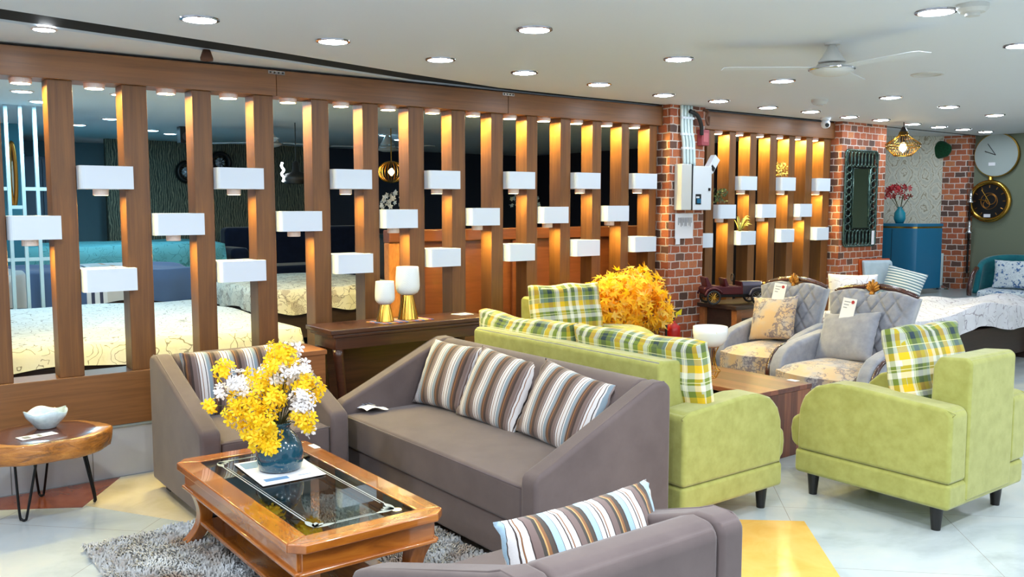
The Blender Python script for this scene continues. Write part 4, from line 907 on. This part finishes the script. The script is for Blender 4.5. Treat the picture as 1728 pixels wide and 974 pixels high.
# paper sheet, card, vase, bouquet
def paper(name, pts, z, label, cat, m='paper', th=.0015, loc0=None, marks=(), mm='ink'):
    cx = sum(p[0] for p in pts)/len(pts); cy = sum(p[1] for p in pts)/len(pts)
    t = thing(name, label, cat, (cx, cy, z)); obj('sheet', prism(B(), [(p[0]-cx, p[1]-cy) for p in pts], 2, 0, th), M[m], t)
    if marks:
        bm = B(); A, Bq, D = [Vector((p[0]-cx, p[1]-cy, th+.0003)) for p in (pts[0], pts[1], pts[3])]
        for u0, u1, v0, v1 in marks:
            bm.faces.new([bm.verts.new(A+(Bq-A)*u+(D-A)*v) for u, v in ((u0, v0), (u1, v0), (u1, v1), (u0, v1))])
        obj('print', bm, M[mm], t)
    return t
paper('brochure', [(1.42, 4.00), (1.40, 3.60), (1.69, 3.60), (1.72, 3.98)], ZT+.0005, 'white printed brochure under the teal vase on the coffee table', 'paper', marks=[(.78, .88, .1, .45), (.05, .3, .05, .4), (.82, .84, .6, .8)], mm='inkblue')
paper('price_card', [(1.83, 4.10), (1.83, 4.02), (1.862, 4.02), (1.862, 4.10)], ZT+.0005, 'small white card at the back corner of the coffee table', 'card')
vx, vy = 1.56, 3.80
t = thing('flower_vase', 'speckled deep teal ceramic vase on the brochure', 'vase', (vx, vy, ZT+.003))
vp = [(0, 0), (.082, 0), (.096, .008), (.104, .04), (.104, .08), (.095, .12), (.074, .155), (.054, .175), (.046, .188), (.047, .198), (.054, .204), (.054, .212), (.046, .216), (.038, .212), (.036, .19), (0, .16)]
o = obj('vase_body', lathe(B(), vp, seg=48), M['vase'], t, smooth=True)
t = thing('flower_bouquet', 'artificial yellow and white flower sprays standing in the teal vase', 'flowers', (vx, vy, ZT+.2))
rnd = random.Random(5)
cols = [('Y', (-.17, .02, .30)), ('Y', (-.06, .02, .43)), ('W', (.0, .03, .44))]
def blossom(bm, c, nrm, r, rnd, mi):
    nrm = Vector(nrm).normalized(); q = nrm.to_track_quat('Z', 'Y').to_matrix()@Matrix.Rotation(rnd.uniform(0, 6), 3, 'Z')
    for k in range(5):
        a = 2*PI*k/5+rnd.uniform(-.15, .15); d1 = Vector((math.cos(a), math.sin(a), 0)); d2 = Vector((-math.sin(a), math.cos(a), 0)); lift = rnd.uniform(.05, .35)
        P = [Vector((0, 0, 0)), d1*.45+d2*.20+Vector((0, 0, lift*.5)), d1*.8+d2*.26+Vector((0, 0, lift*.7)), d1*1.05+Vector((0, 0, lift)), d1*.8-d2*.26+Vector((0, 0, lift*.7)), d1*.45-d2*.20+Vector((0, 0, lift*.5))]
        f = bm.faces.new([bm.verts.new(c+q@(p*r)) for p in P]); f.material_index = mi
X_ax = Vector((math.cos(R(37)), -math.sin(R(37)), 0)); Y_ax = Vector((-X_ax.y, X_ax.x, 0))
# spray centres: (across, depth, height above the lip, colour, blossoms, spread)
SP = [(-.30, .0, .095, 'Y', 7, .028), (-.265, .03, .15, 'W', 9, .035), (-.245, .0, .255, 'Y', 14, .045), (-.20, .05, .10, 'Y', 12, .05), (-.16, -.03, .20, 'W', 18, .06), (-.15, .05, .14, 'W', 10, .05), (-.18, -.05, .06, 'Y', 20, .06),
      (-.10, -.08, .09, 'Y', 26, .07), (-.07, -.02, .17, 'Y', 30, .075), (-.05, .08, .24, 'W', 14, .05), (-.10, -.06, .0, 'Y', 20, .06), (-.07, -.10, -.04, 'Y', 12, .04), (-.03, -.12, .06, 'Y', 26, .06), (.0, -.08, .14, 'Y', 22, .06),
      (-.01, -.1, -.01, 'Y', 14, .045), (.0, -.13, -.06, 'Y', 10, .03), (.005, .02, .24, 'W', 22, .065), (.0, .0, .34, 'Y', 16, .05), (.045, .02, .31, 'Y', 14, .045), (.055, .06, .34, 'W', 9, .04), (.02, .1, .30, 'Y', 10, .045),
      (.10, .02, .25, 'W', 18, .055), (.12, -.02, .19, 'Y', 16, .05), (.17, .0, .175, 'Y', 12, .04), (.12, -.06, .12, 'W', 22, .055), (.10, -.03, .09, 'W', 14, .05), (.14, -.07, .04, 'Y', 16, .045), (.10, -.06, .06, 'Y', 12, .04), (.15, -.04, .0, 'W', 7, .03),
      (-.03, .12, .16, 'Y', 16, .06), (.06, .14, .20, 'W', 12, .06), (-.14, .14, .2, 'Y', 14, .06), (-.05, .16, .28, 'Y', 12, .05), (-.2, .12, .15, 'W', 10, .05), (.12, .12, .12, 'Y', 14, .05), (-.02, -.04, .28, 'Y', 10, .045)]
stems = B()
for (a, d, z, colr, n, sp) in SP:
    c0 = X_ax*a+Y_ax*d+Vector((0, 0, z)); bm = B()
    tube(bm, spline([(0, 0, -.15), (c0.x*.10, c0.y*.10, .0), (c0.x*.6, c0.y*.6, .02+z*.62), c0], 5), .0022, 5)
    for f in bm.faces: f.material_index = 1
    for i in range(int(n*1.5)):
        o_ = Vector([rnd.gauss(0, 1) for _ in range(3)]); o_.normalize(); o_ *= sp*rnd.uniform(.35, 1.05)
        nr = o_*2+Vector((-.4, -.9, .3))*.03+Vector((0, 0, .02))
        blossom(bm, c0+o_, nr, rnd.uniform(.021, .029), rnd, 0)
    obj('flower_spray', bm, [M['yelpet' if colr == 'Y' else 'whipet'], M['stem']], t)
# rug
RX0, RX1, RY0, RY1 = .85, 2.28, 2.35, 4.42
t = thing('shag_rug', 'shaggy silver-grey rug under the coffee table', 'rug', ((RX0+RX1)/2, (RY0+RY1)/2, .0))
obj('backing', bxm(-(RX1-RX0)/2, (RX1-RX0)/2, -(RY1-RY0)/2, (RY1-RY0)/2, .001, .012), M['rug'], t)
bm = B(); rnd = random.Random(2); rw, rd = (RX1-RX0)/2, (RY1-RY0)/2
from mathutils import noise as mn
for i in range(52000):
    x, y = rnd.uniform(-rw, rw), rnd.uniform(-rd, rd); 
    if y < -rd*.55 and rnd.random() < .6: continue
    nv = mn.noise(Vector((x*5, y*5, 0))); a = nv*5+rnd.gauss(0, .5); L = rnd.uniform(.018, .042); h = rnd.uniform(.012, .034)
    d1 = Vector((math.cos(a), math.sin(a), 0)); d2 = Vector((-d1.y, d1.x, 0))*rnd.uniform(.0035, .006); p = Vector((x, y, .01))
    v = [bm.verts.new(q) for q in (p-d2, p+d2, p+d1*L*.5+d2*.9+Vector((0, 0, h)), p+d1*L+Vector((0, 0, h*.65)), p+d1*L*.5-d2*.9+Vector((0, 0, h)))]
    bm.faces.new((v[0], v[1], v[2], v[4])); bm.faces.new((v[4], v[2], v[3]))
o = obj('pile', bm, M['rug'], t, uv=False); o['kind'] = 'stuff'

# ------------------------------------------------------------------ log slab table
lx, ly, lz = .80, 5.03, .445
t = thing('side_table', 'live-edge log slab side table on black hairpin legs at the left edge', 'table', (lx, ly, 0))
rnd = random.Random(3); N = 72; ph = [rnd.uniform(0, 6) for _ in range(6)]
def lr(a): return 1+.05*math.sin(2*a+ph[0])+.035*math.sin(3*a+ph[1])+.02*math.sin(7*a+ph[2])+.012*math.sin(13*a+ph[3])
pr = [(0, 0), (.88, 0), (.95, .012), (.975, .05), (.985, .09), (.97, .102), (.94, .106), (.6, .107), (0, .107)]
bm = B(); rows = []
for k, (r, z) in enumerate(pr):
    rows.append([bm.verts.new((.31*r*lr(2*PI*i/N)*math.cos(2*PI*i/N)*(1+.01*math.sin(9*i+k)), .265*r*lr(2*PI*i/N)*math.sin(2*PI*i/N), lz-.107+z)) for i in range(N)] if r else [bm.verts.new((0, 0, lz-.107+z))])
for k, (a, b_) in enumerate(zip(rows, rows[1:])):
    for i in range(N):
        j = (i+1) % N
        f = bm.faces.new((a[0], b_[j], b_[i]) if len(a) == 1 else (a[i], a[j], b_[0]) if len(b_) == 1 else (a[i], a[j], b_[j], b_[i]))
        f.material_index = 1 if 1 <= k <= 4 else 0
bmesh.ops.recalc_face_normals(bm, faces=bm.faces[:])
obj('slab_top', bm, [M['logtop'], M['bark']], t, smooth=True)
for fx, fy, sp_ in ((.695, 5.02, .06), (.84, 5.40, .05), (1.05, 5.12, .008)):
    bx_, by_ = fx-lx, fy-ly; tx, ty = bx_*.78, by_*.72; px_, py_ = (X_ax.x*sp_, X_ax.y*sp_)
    z1 = lz-.10
    obj('hairpin_leg', tube(B(), spline([(tx-px_, ty-py_, z1), (bx_-px_*.35, by_-py_*.35, .05), (bx_-px_*.15, by_-py_*.15, .012), (bx_+px_*.15, by_+py_*.15, .012), (bx_+px_*.35, by_+py_*.35, .05), (tx+px_, ty+py_, z1)], 7), .0065, 8), M['iron'], t, smooth=True)
bm = B()
bw = 48; prof = [(0, 0), (.045, 0), (.05, .006), (.070, .03), (.088, .062), (.096, .092), (.092, .093), (.082, .065), (.06, .032), (.0, .018)]
rows = []
for k, (r, z) in enumerate(prof):
    rows.append([bm.verts.new(((r+(.012*abs(math.sin(2.5*a))**.7 if z > .05 else 0)*r/.11)*math.cos(a), (r+(.01*abs(math.sin(2.5*a)) if z > .05 else 0)*r/.11)*math.sin(a)*.95, z+(z/.088)**2*.008*math.sin(4*a+1)))for a in [2*PI*i/bw for i in range(bw)]] if r else [bm.verts.new((0, 0, z))])
for a, b_ in zip(rows, rows[1:]):
    for i in range(bw):
        j = (i+1) % bw; bm.faces.new((a[0], b_[j], b_[i]) if len(a) == 1 else (a[i], a[j], b_[0]) if len(b_) == 1 else (a[i], a[j], b_[j], b_[i]))
bmesh.ops.recalc_face_normals(bm, faces=bm.faces[:])
o = obj('leaf_bowl', bm, M['celadon'], loc=(.835, 5.12, lz+.001), smooth=True); tag(o, 'pale blue wavy-rimmed glazed bowl on the log slab table', 'bowl')
paper('price_card', [(.67, 4.98), (.69, 4.90), (.86, 4.945), (.84, 5.01)], lz+.002, 'white price card lying on the log slab table', 'card', marks=[(.2, .8, .1, .3), (.2, .8, .5, .6)])
# ------------------------------------------------------------------ console with lamps
t = thing('console_table', 'long dark walnut console table in front of the slatted screen', 'table', (2.42, 5.04, 0)); L_ = 1.24
obj('table_top', bxm(0, L_, 0, .38, .80, .83), M['dark'], t, bevel=.006); obj('top_moulding', bxm(.02, L_-.02, .015, .36, .775, .80), M['dark'], t, bevel=.008)
obj('apron', bxm(.045, L_-.045, .03, .05, .70, .775), M['dark'], t, bevel=.004); obj('apron', bxm(.045, .065, .05, .34, .70, .775), M['dark'], t); obj('back_panel', bxm(.05, L_-.05, .33, .35, .12, .775), M['dark'], t); obj('lower_rail', bxm(.05, L_-.05, .04, .34, .09, .12), M['dark'], t)
for x in (.07, L_-.07):
    for y in (.06, .31):
        pts = [(x, y, .70), (x+.02*(1 if x < .5 else -1), y, .5), (x+.03*(1 if x < .5 else -1), y, .3), (x, y, .08), (x-.02*(1 if x < .5 else -1), y, 0)]
        obj('leg', tube(B(), spline(pts, 5), [.034-.0006*k for k in range(21)], 8), M['dark'], t, smooth=True)
t = thing('place_mat', 'colourful printed mat under the two brass lamps', 'mat', (2.99, 5.22, .831)); obj('sheet', prism(B(), [(-.20, .06), (-.16, -.11), (.23, -.09), (.20, .12)], 2, 0, .003), M['mat'], t)
def table_lamp(x, y, s, zb, zs, rb, label):
    t = thing('table_lamp', label, 'lamp', (x, y, .835), 0, 'brass cone lamps on the console')
    bm = B(); n = 40; pr = [(rb, 0), (rb, .004), (rb*.55, zb)]
    rows = [[bm.verts.new(((r+(.0015 if i % 2 else 0))*math.cos(2*PI*i/n), (r+(.0015 if i % 2 else 0))*math.sin(2*PI*i/n), z)) for i in range(n)] for r, z in pr]
    for a, b_ in zip(rows, rows[1:]):
        for i in range(n): bm.faces.new((a[i], a[(i+1) % n], b_[(i+1) % n], b_[i]))
    bm.faces.new(rows[0][::-1]); bm.faces.new(rows[-1])
    obj('brass_base', bm, M['gold'], t, smooth=False)
    sh = lathe(B(), [(0, zb), (s*.55, zb+.002), (s*.82, zb+.015), (s*.97, zb+zs*.2), (s, zb+zs*.32), (s*.98, zb+zs*.6), (s*.92, zb+zs*.97), (s*.90, zb+zs), (s*.86, zb+zs*.97), (s*.9, zb+zs*.5), (0, zb+.02)], seg=48)
    obj('lamp_shade', sh, M['quilt'], t, smooth=True)
table_lamp(2.895, 5.215, .066, .112, .155, .058, 'smaller brass cone lamp with quilted white glass shade on the console')
table_lamp(3.075, 5.225, .082, .165, .19, .068, 'taller brass cone lamp with quilted white glass shade on the console')
paper('price_card', [(3.47, 5.30), (3.49, 5.20), (3.6, 5.2), (3.6, 5.31)], .8315, 'white price card on the far end of the console table', 'card', marks=[(.2, .8, .2, .4)])
t = thing('wooden_stool', 'square wooden stool between the grey armchair and the console', 'stool', (2.24, 5.20, 0)); obj('seat', bxm(-.05, .17, -.12, .20, .68, .71), M['stool'], t, bevel=.004); obj('box_side', bxm(-.04, .16, -.11, .19, .28, .68), M['stool'], t)
for sx in (-1, 1):
    for sy in (-.1, .18): obj('leg', bxm(.06+sx*.08-.02, .06+sx*.08+.02, sy-.01, sy+.01, 0, .29), M['stool'], t)

# ------------------------------------------------------------------ walnut block table with bowl lamp
t = thing('coffee_table', 'low walnut plank block table between the lime sofa and the silver armchairs', 'table', (4.745, 3.92, 0)); w, d = .28, .52
obj('table_top', bxm(-w, w, -d, d, .418, .45), M['plank'], t, bevel=.004)
for s in (-1, 1): obj('end_panel', bxm(-w+.004, w-.004, *sorted((s*d*.992, s*(d-.03))), .0, .418), M['plank_z'], t, bevel=.003)
obj('side_panel', bxm(w-.03, w-.004, -d+.03, d-.03, .0, .418), M['plank_z'], t); dr = obj('drawer_front', bxm(-w+.02, -w+.04, -d+.04, d-.04, .06, .37), M['plank'], t, bevel=.004); obj('bottom_board', bxm(-w+.01, w-.03, -d+.03, d-.03, .04, .06), M['plank'], t)
t = thing('table_lamp', 'white glass bowl lamp on a wavy gold wire base', 'lamp', (4.64, 3.93, .451))
bm = B(); n = 14
for k in range(n):
    a = 2*PI*k/n; pf = [(.045, .0), (.062, .035), (.070, .05), (.05, .075), (.034, .12), (.04, .17), (.062, .215)]
    tube(bm, spline([(r*math.cos(a+.0), r*math.sin(a), z) for r, z in pf], 4), .0018, 5)
torus(bm, (0, 0, .001+.002), .045, .003); torus(bm, (0, 0, .05), .070, .0025); torus(bm, (0, 0, .215), .062, .003)
obj('wire_base', bm, M['gold'], t, smooth=True)
o = obj('glass_bowl', lathe(B(), [(0, .205), (.05, .207), (.085, .225), (.108, .26), (.115, .30), (.114, .345), (.110, .345), (.109, .30), (.10, .262), (.075, .235), (0, .222)], seg=48), M['opal'], t, smooth=True)
bm = B(); tube(bm, [(-.045, -.098, .315), (-.0455, -.102, .315)], .011, 16); obj('yellow_sticker', bm, M['yellow'], o)
paper('price_card', [(4.97, 3.56), (4.97, 3.49), (5.02, 3.49), (5.02, 3.56)], .4515, 'tiny white card on the near corner of the walnut block table', 'card')

# ------------------------------------------------------------------ silver tufted armchairs
def royal(name, label, loc, rotz, sc=1):
    t = thing(name, label, 'armchair', loc, rotz, 'silver tufted armchairs', scale=(sc, sc, sc))
    def topz(u):   # u -1..1, serpentine crest
        a = abs(u); return interp(a, [(0, .953), (.12, .957), (.2, .972), (.3, .985), (.48, .986), (.75, .968), (1, .94)])
    def hw(v): return .25+.09*v**1.3
    n, m = 64, 56
    def front(uu, v):
        u = 2*uu-1; zt = topz(u); z = .38+(zt-.38)*v; x = u*hw(v)
        p = 7.2; g = min(abs(((x*p*1.2+z*p*.85) % 1)-.5), abs(((x*p*1.2-z*p*.85+.3) % 1)-.5))
        g = min(g/.11, 1); bul = .035*(1-u**4)*(1-(2*v-1)**6)
        y = .30+.10*v*1.0-.055-bul*.8-.022*g*(1-u**8)
        return (x, y, z)
    bm = B(); F = grid(bm, n, m, front); Bk = [[bm.verts.new((F[i][j].co.x, .345+.10*j/m, F[i][j].co.z)) for j in (0, m)] for i in (0, n)]
    back = [[bm.verts.new((F[i][j].co.x, .345+.10*(j/m), F[i][j].co.z)) for j in range(m+1)] for i in range(n+1)]
    for i in range(n):
        for j in range(m): bm.faces.new((back[i][j], back[i][j+1], back[i+1][j+1], back[i+1][j]))
    for i in range(n): bm.faces.new((F[i][m], F[i+1][m], back[i+1][m], back[i][m])); bm.faces.new((F[i][0], back[i][0], back[i+1][0], F[i+1][0]))
    for j in range(m): bm.faces.new((F[0][j], F[0][j+1], back[0][j+1], back[0][j])); bm.faces.new((F[n][j], back[n][j], back[n][j+1], F[n][j+1]))
    for r_ in Bk: [bm.verts.remove(v) for v in r_]
    bmesh.ops.recalc_face_normals(bm, faces=bm.faces[:]); obj('backrest', bm, M['gvel'], t, smooth=True)
    pts = [(u*hw(1)*1.0, .41, .950+.062*(1-u*u)) for u in [-.97+.0606*k for k in range(33)]]
    crest = obj('crest_rail', tube(B(), pts, [.011+.013*math.sin(PI*k/32)**.5 for k in range(33)], 10), M['mahog'], t, smooth=True)
    bm = B()
    for k in range(7):
        a = R(-66+22*k); d_ = Vector((math.sin(a), 0, math.cos(a))); L = .085-.01*abs(k-3)
        tube(bm, [Vector((0, .385, .965)), Vector((0, .370, .975))+d_*L*.5, Vector((0, .375, .978))+d_*L], [.006, .013, .010], 8)
    tube(bm, [(0, .36, .935), (0, .36, .955), (0, .375, .985)], [.006, .02, .014], 10)
    obj('gilded_shell', bm, M['goldleaf'], crest, smooth=True)
    # seat
    bm = bxm(-.285, .285, -.36, .30, .20, .46); bmesh.ops.subdivide_edges(bm, edges=bm.edges[:], cuts=12, use_grid_fill=True)
    for v in bm.verts:
        x, y, z = v.co; u = x/.285; q = (y+.03)/.33; s = (z-.20)/.26
        if y < 0: v.co.y = y-.085*(1-u*u)*(-y/.36)
        v.co.z = z+.035*s*(1-u**4)*(1-q**4)*(s > .5) + .035*(1-s)*(1-abs(u)) - .05*(1-s)*abs(u)*0
        if s > .9 and q < -.8: v.co.z -= .02
    obj('seat_cushion', bm, M['jacq'], t, bevel=.03, seg=3)
    for s in (-1, 1):
        prof = [(.34, .22), (.36, .66), (.28, .665), (.10, .64), (-.08, .61), (-.19, .575), (-.26, .52), (-.30, .45), (-.30, .38), (-.26, .22)]
        x0, x1 = sorted((s*.29, s*.40))
        a = obj('armrest', prism(B(), prof, 0, x0, x1), M['gvel'], t, bevel=.035, seg=4)
        sc_ = [(s*.405, -.26, .20), (s*.41, -.285, .35), (s*.41, -.27, .45), (s*.41, -.20, .535), (s*.41, -.10, .575), (s*.41, .0, .58)]
        obj('carved_scroll', tube(B(), spline(sc_, 6), [.022-.0003*k for k in range(31)], 8), M['mahog'], a, smooth=True)
        obj('carved_rosette', lathe(B(), [(0, 0), (.02, 0), (.04, .008), (.042, .015), (.025, .02), (0, .026)], seg=20), M['mahog'], a, loc=(s*.40, -.08, .40), rot=(0, s*PI/2, 0), smooth=True)
        for y in (-.28, .3): obj('leg', tube(B(), spline([(s*.32, y, .24), (s*.34, y*1.05, .14), (s*.325, y*1.02, .06), (s*.34, y*1.08, .0)], 5), [.034-.0012*k for k in range(16)], 10), M['mahog'], t, smooth=True)
    return t
royal('armchair', 'silver tufted armchair with carved crest, farther one, holding a beige patterned cushion', (6.05, 4.50, 0), R(-84), .98).scale = (.86, .95, .975)
royal('armchair', 'silver tufted armchair with carved crest, nearer one, holding a plain grey cushion', (5.66, 3.60, 0), R(-90), 1.0)
cush((6.10, 4.53, .50), srot(-24, -82, -7), .40, .38, .13, 'jacq', 'beige vein-patterned cushion on the farther silver armchair', 31)
cush((5.76, 3.66, .48), srot(-26, -92, -6), .48, .38, .15, 'gvel', 'plain grey velvet cushion on the nearer silver armchair', 32)
for (x, y, z, rz, lab) in ((6.21, 4.56, .80, -84, 'white price card with red dot pinned to the farther silver armchair'), (5.855, 3.70, .77, -90, 'white price card with red dot pinned to the nearer silver armchair')):
    t = thing('price_card', lab, 'card', (x, y, z)); t.rotation_euler = (R(-12), R(5), R(rz)); obj('sheet', bxm(-.055, .055, -.002, .0, 0, .16), M['paper'], t); bm = B(); tube(bm, [(.028, -.002, .135), (.028, -.0035, .135)], .013, 16); obj('red_dot', bm, M['reddot'], t)
    bm = B(); [box(bm, -.04, .01-k*.01, -.003, -.002, .13-k*.022, .135-k*.022) for k in range(3)]; obj('printed_lines', bm, M['ink'], t)

# ------------------------------------------------------------------ model car on its table
t = thing('display_table', 'small rustic wood table carrying the model car beside the brick pillar', 'table', (6.72, 5.14, 0)); obj('table_top', bxm(-.56, .50, -.20, .24, .70, .735), M['darkbed'], t, bevel=.005)
for x in (-.50, .44):
    for y in (-.16, .2): obj('leg', bxm(x-.035, x+.035, y-.03, y+.03, 0, .70), M['stool'], t, bevel=.004)
obj('apron', bxm(-.5, .44, -.17, -.15, .62, .70), M['stool'], t); obj('drawer_box', bxm(-.5, -.1, -.14, .2, .45, .70), M['darkbed'], t); obj('lower_shelf', bxm(-.5, .44, -.16, .2, .2, .22), M['greytile'], t)
Mw = plain('maroon_metal', (74, 22, 32), .3, .4); Mb = plain('slate_metal', (80, 76, 92), .3, .5)
t = thing('model_car', 'vintage maroon metal model car on the rustic table', 'model car', (6.30, 5.10, .736), R(-30)); t.scale = (1.06,)*3
obj('chassis', bxm(-.26, .26, -.055, .055, .06, .085), M['iron'], t, bevel=.004); obj('body', prism(B(), [(-.25, .085), (-.27, .13), (-.25, .15), (.05, .15), (.05, .19), (.06, .19), (.07, .085)], 1, -.075, .075), Mw, t, bevel=.006)
obj('rear_seat', prism(B(), [(-.24, .14), (-.26, .225), (-.235, .23), (-.20, .16), (-.12, .155), (-.12, .14)], 1, -.07, .07), Mw, t, bevel=.008); obj('front_seat', prism(B(), [(-.08, .14), (-.10, .215), (-.075, .22), (-.05, .16), (.02, .155), (.02, .14)], 1, -.065, .065), Mw, t, bevel=.008)
obj('bonnet', prism(B(), [(-.05, .085), (-.055, .16), (-.03, .19), (.03, .19), (.055, .16), (.05, .085)], 0, .07, .24), Mb, t, bevel=.006)
g_ = B(); tube(g_, [(.24, 0, .135), (.252, 0, .135)], .055, 24); obj('radiator_grille', g_, M['chrome'], t); obj('steering_wheel', torus(B(), (.0, 0, .22), .03, .004, 'x'), M['black'], t, smooth=True)
for s in (-1, 1): 
    g_ = B(); lathe(g_, [(0, 0), (.018, .004), (.024, .02), (0, .022)], seg=16); obj('headlamp', g_, M['gold'], t, loc=(.235, s*.062, .165), rot=(0, PI/2, 0), smooth=True)
    for x in (-.19, .19):
        g_ = torus(B(), (x, s*.092, .062), .052, .010, 'y', seg=28, rs=8); wh = obj('wheel', g_, M['black'], t, smooth=True); g_ = B()
        for k in range(6): a = PI*k/6; tube(g_, [(x-.05*math.cos(a), s*.092, .062-.05*math.sin(a)), (x+.05*math.cos(a), s*.092, .062+.05*math.sin(a))], .0028, 5)
        tube(g_, [(x, s*.08, .062), (x, s*.104, .062)], .012, 12); obj('spokes', g_, M['chrome' if x > 0 else 'gold'], wh)
        obj('mudguard', tube(B(), spline([(x-.075, s*.092, .08), (x-.045, s*.092, .125), (x+.02, s*.092, .135), (x+.075, s*.092, .10)], 5), .010, 6), Mb if x > 0 else Mw, t, smooth=True)
# ------------------------------------------------------------------ fire extinguisher
t = thing('fire_extinguisher', 'red fire extinguisher standing in front of the brick pillar', 'fire extinguisher', (5.655, 5.20, .251)); t.scale = (1.0, 1.0, 1.04)
obj('cylinder', lathe(B(), [(0, 0), (.062, 0), (.066, .01), (.066, .28), (.060, .315), (.035, .335), (.022, .34), (.02, .36), (0, .36)], seg=32), M['red'], t, smooth=True); obj('label_band', lathe(B(), [(.0665, .08), (.0668, .08), (.0668, .20), (.0665, .20)], seg=32), M['paper'], t)
obj('valve', tube(B(), [(0, 0, .35), (0, 0, .40)], .016, 12), M['black'], t); obj('lever', prism(B(), [(-.02, .40), (.07, .44), (.07, .45), (-.02, .415)], 1, -.008, .008), M['black'], t); obj('hose', tube(B(), spline([(-.01, 0, .38), (-.07, -.01, .38), (-.10, -.02, .30), (-.095, -.02, .12)], 6), .010, 8), M['black'], t, smooth=True)
obj('yellow_seal', prism(B(), [(.02, .42), (.10, .45), (.09, .40), (.05, .41), (.03, .38)], 1, -.012, -.008), M['yellow'], t)
# ------------------------------------------------------------------ maple tree
tx, ty = 5.06, 5.13
t = thing('maple_tree', 'bushy artificial yellow maple tree beside the brick pillar', 'tree', (tx, ty, .251)); obj('pot', lathe(B(), [(0, 0), (.12, 0), (.16, .18), (.15, .18), (.12, .15), (0, .15)], seg=28), M['white'], t)
rnd = random.Random(9); bm = B(); ends = []
for k in range(9):
    a = 2*PI*k/9+rnd.uniform(-.2, .2); e = Vector((.26*math.cos(a), .22*math.sin(a), rnd.uniform(.45, .72))); tube(bm, spline([(0, 0, .12), (.02*math.cos(a), .02*math.sin(a), .38), e*.7+Vector((0, 0, .08)), e], 4), [.012-.0006*j for j in range(13)], 6); ends.append(e)
obj('trunk', bm, M['twig'], t)
bm = B()
lobes = []
for k in range(5):
    a = R(90+(k-2)*52); L = (1, .92, .6)[abs(k-2)]; lobes += [(a-R(26), .30), (a-R(11), L*.62), (a-R(6), L*.66), (a, L), (a+R(6), L*.66), (a+R(11), L*.62)]
lobes.append((R(90+2*52+26), .28)); lobes.append((R(270), .12))
for i in range(1500):
    d_ = Vector([rnd.gauss(0, 1) for _ in range(3)]); d_.normalize(); rr = rnd.uniform(.72, 1.03) if rnd.random() < .8 else rnd.uniform(.4, .8)
    bl_ = 1+.10*math.sin(3*d_.x+5*d_.z+1)+.08*math.sin(7*d_.y+4*d_.x)
    c = Vector((d_.x*.375, d_.y*.30, d_.z*.285))*rr*bl_+Vector((0, 0, .555))
    if d_.z < -.6 and abs(d_.x) < .3: continue
    if -.5 < d_.z < .15 and d_.y < 0 and abs(d_.x-.02-.3*d_.z) < .13: continue
    nr = (d_+Vector([rnd.gauss(0, .55) for _ in range(3)])+Vector((0, -.3, .3))).normalized(); q = nr.to_track_quat('Z', 'Y').to_matrix()@Matrix.Rotation(rnd.uniform(0, 6.28), 3, 'Z'); s = rnd.uniform(.05, .075); cup = rnd.uniform(-.3, .45)
    ctr = bm.verts.new(c); vs = [bm.verts.new(c+q@Vector((r*math.cos(a)*s, r*math.sin(a)*s, cup*r*r*s))) for a, r in lobes]
    for j in range(len(vs)): bm.faces.new((ctr, vs[j], vs[(j+1) % len(vs)]))
o = obj('foliage', bm, M['maple'], t, uv=False)
# tag on the grey sofa
o = thing('price_card', 'folded white tag lying on the far end of the grey sofa seat', 'card', (2.40, 4.52, .447)); bm = B(); grid(bm, 8, 6, lambda u, v: ((u-.5)*.14, (v-.5)*.2, .012*math.sin(u*5)+.006*math.sin(v*7)+.008)); obj('sheet', bm, M['paper'], o, smooth=True)
bm = B(); [box(bm, -.04+k*.02, -.03+k*.02, -.06, .03, .022, .0225) for k in range(3)]; obj('printed_lines', bm, M['ink'], o)

# ------------------------------------------------------------------ light, camera
lamp(2.2, 7.2, CZ-.01, 22, c=(.7, .9, 1)); lamp(1.4, 8.6, CZ-.01, 26, c=(.5, .85, 1)); lamp(2.6, 10.6, CZ-.01, 24, c=(.35, .75, 1))
W = bpy.data.worlds.new('world'); bpy.context.scene.world = W; W.use_nodes = True
W.node_tree.nodes['Background'].inputs['Color'].default_value = (.78, .88, 1, 1); W.node_tree.nodes['Background'].inputs['Strength'].default_value = .95
pitch = math.atan(140/1512); ya = R(37.15)
zc = Vector((-math.sin(ya)*math.cos(pitch), -math.cos(ya)*math.cos(pitch), math.sin(pitch))); xc = Vector((math.cos(ya), -math.sin(ya), 0)); yc = zc.cross(xc)
cam = bpy.data.cameras.new('camera'); cam.sensor_width = 36; cam.lens = 1512/1728*36; cam.clip_start = .05
co = bpy.data.objects.new('camera', cam); C.objects.link(co); co.matrix_world = Matrix(((xc.x, yc.x, zc.x, 0), (xc.y, yc.y, zc.y, 0), (xc.z, yc.z, zc.z, 1.6), (0, 0, 0, 1)))
sc = bpy.context.scene; sc.camera = co
sc.view_settings.view_transform = 'Standard'; sc.view_settings.look = 'None'; sc.view_settings.gamma = 1; sc.view_settings.use_curve_mapping = False; sc.view_settings.exposure = 0.0
sc.cycles.use_denoising = True; sc.cycles.max_bounces = 8; sc.cycles.sample_clamp_indirect = 6; sc.cycles.caustics_reflective = False; sc.cycles.caustics_refractive = False
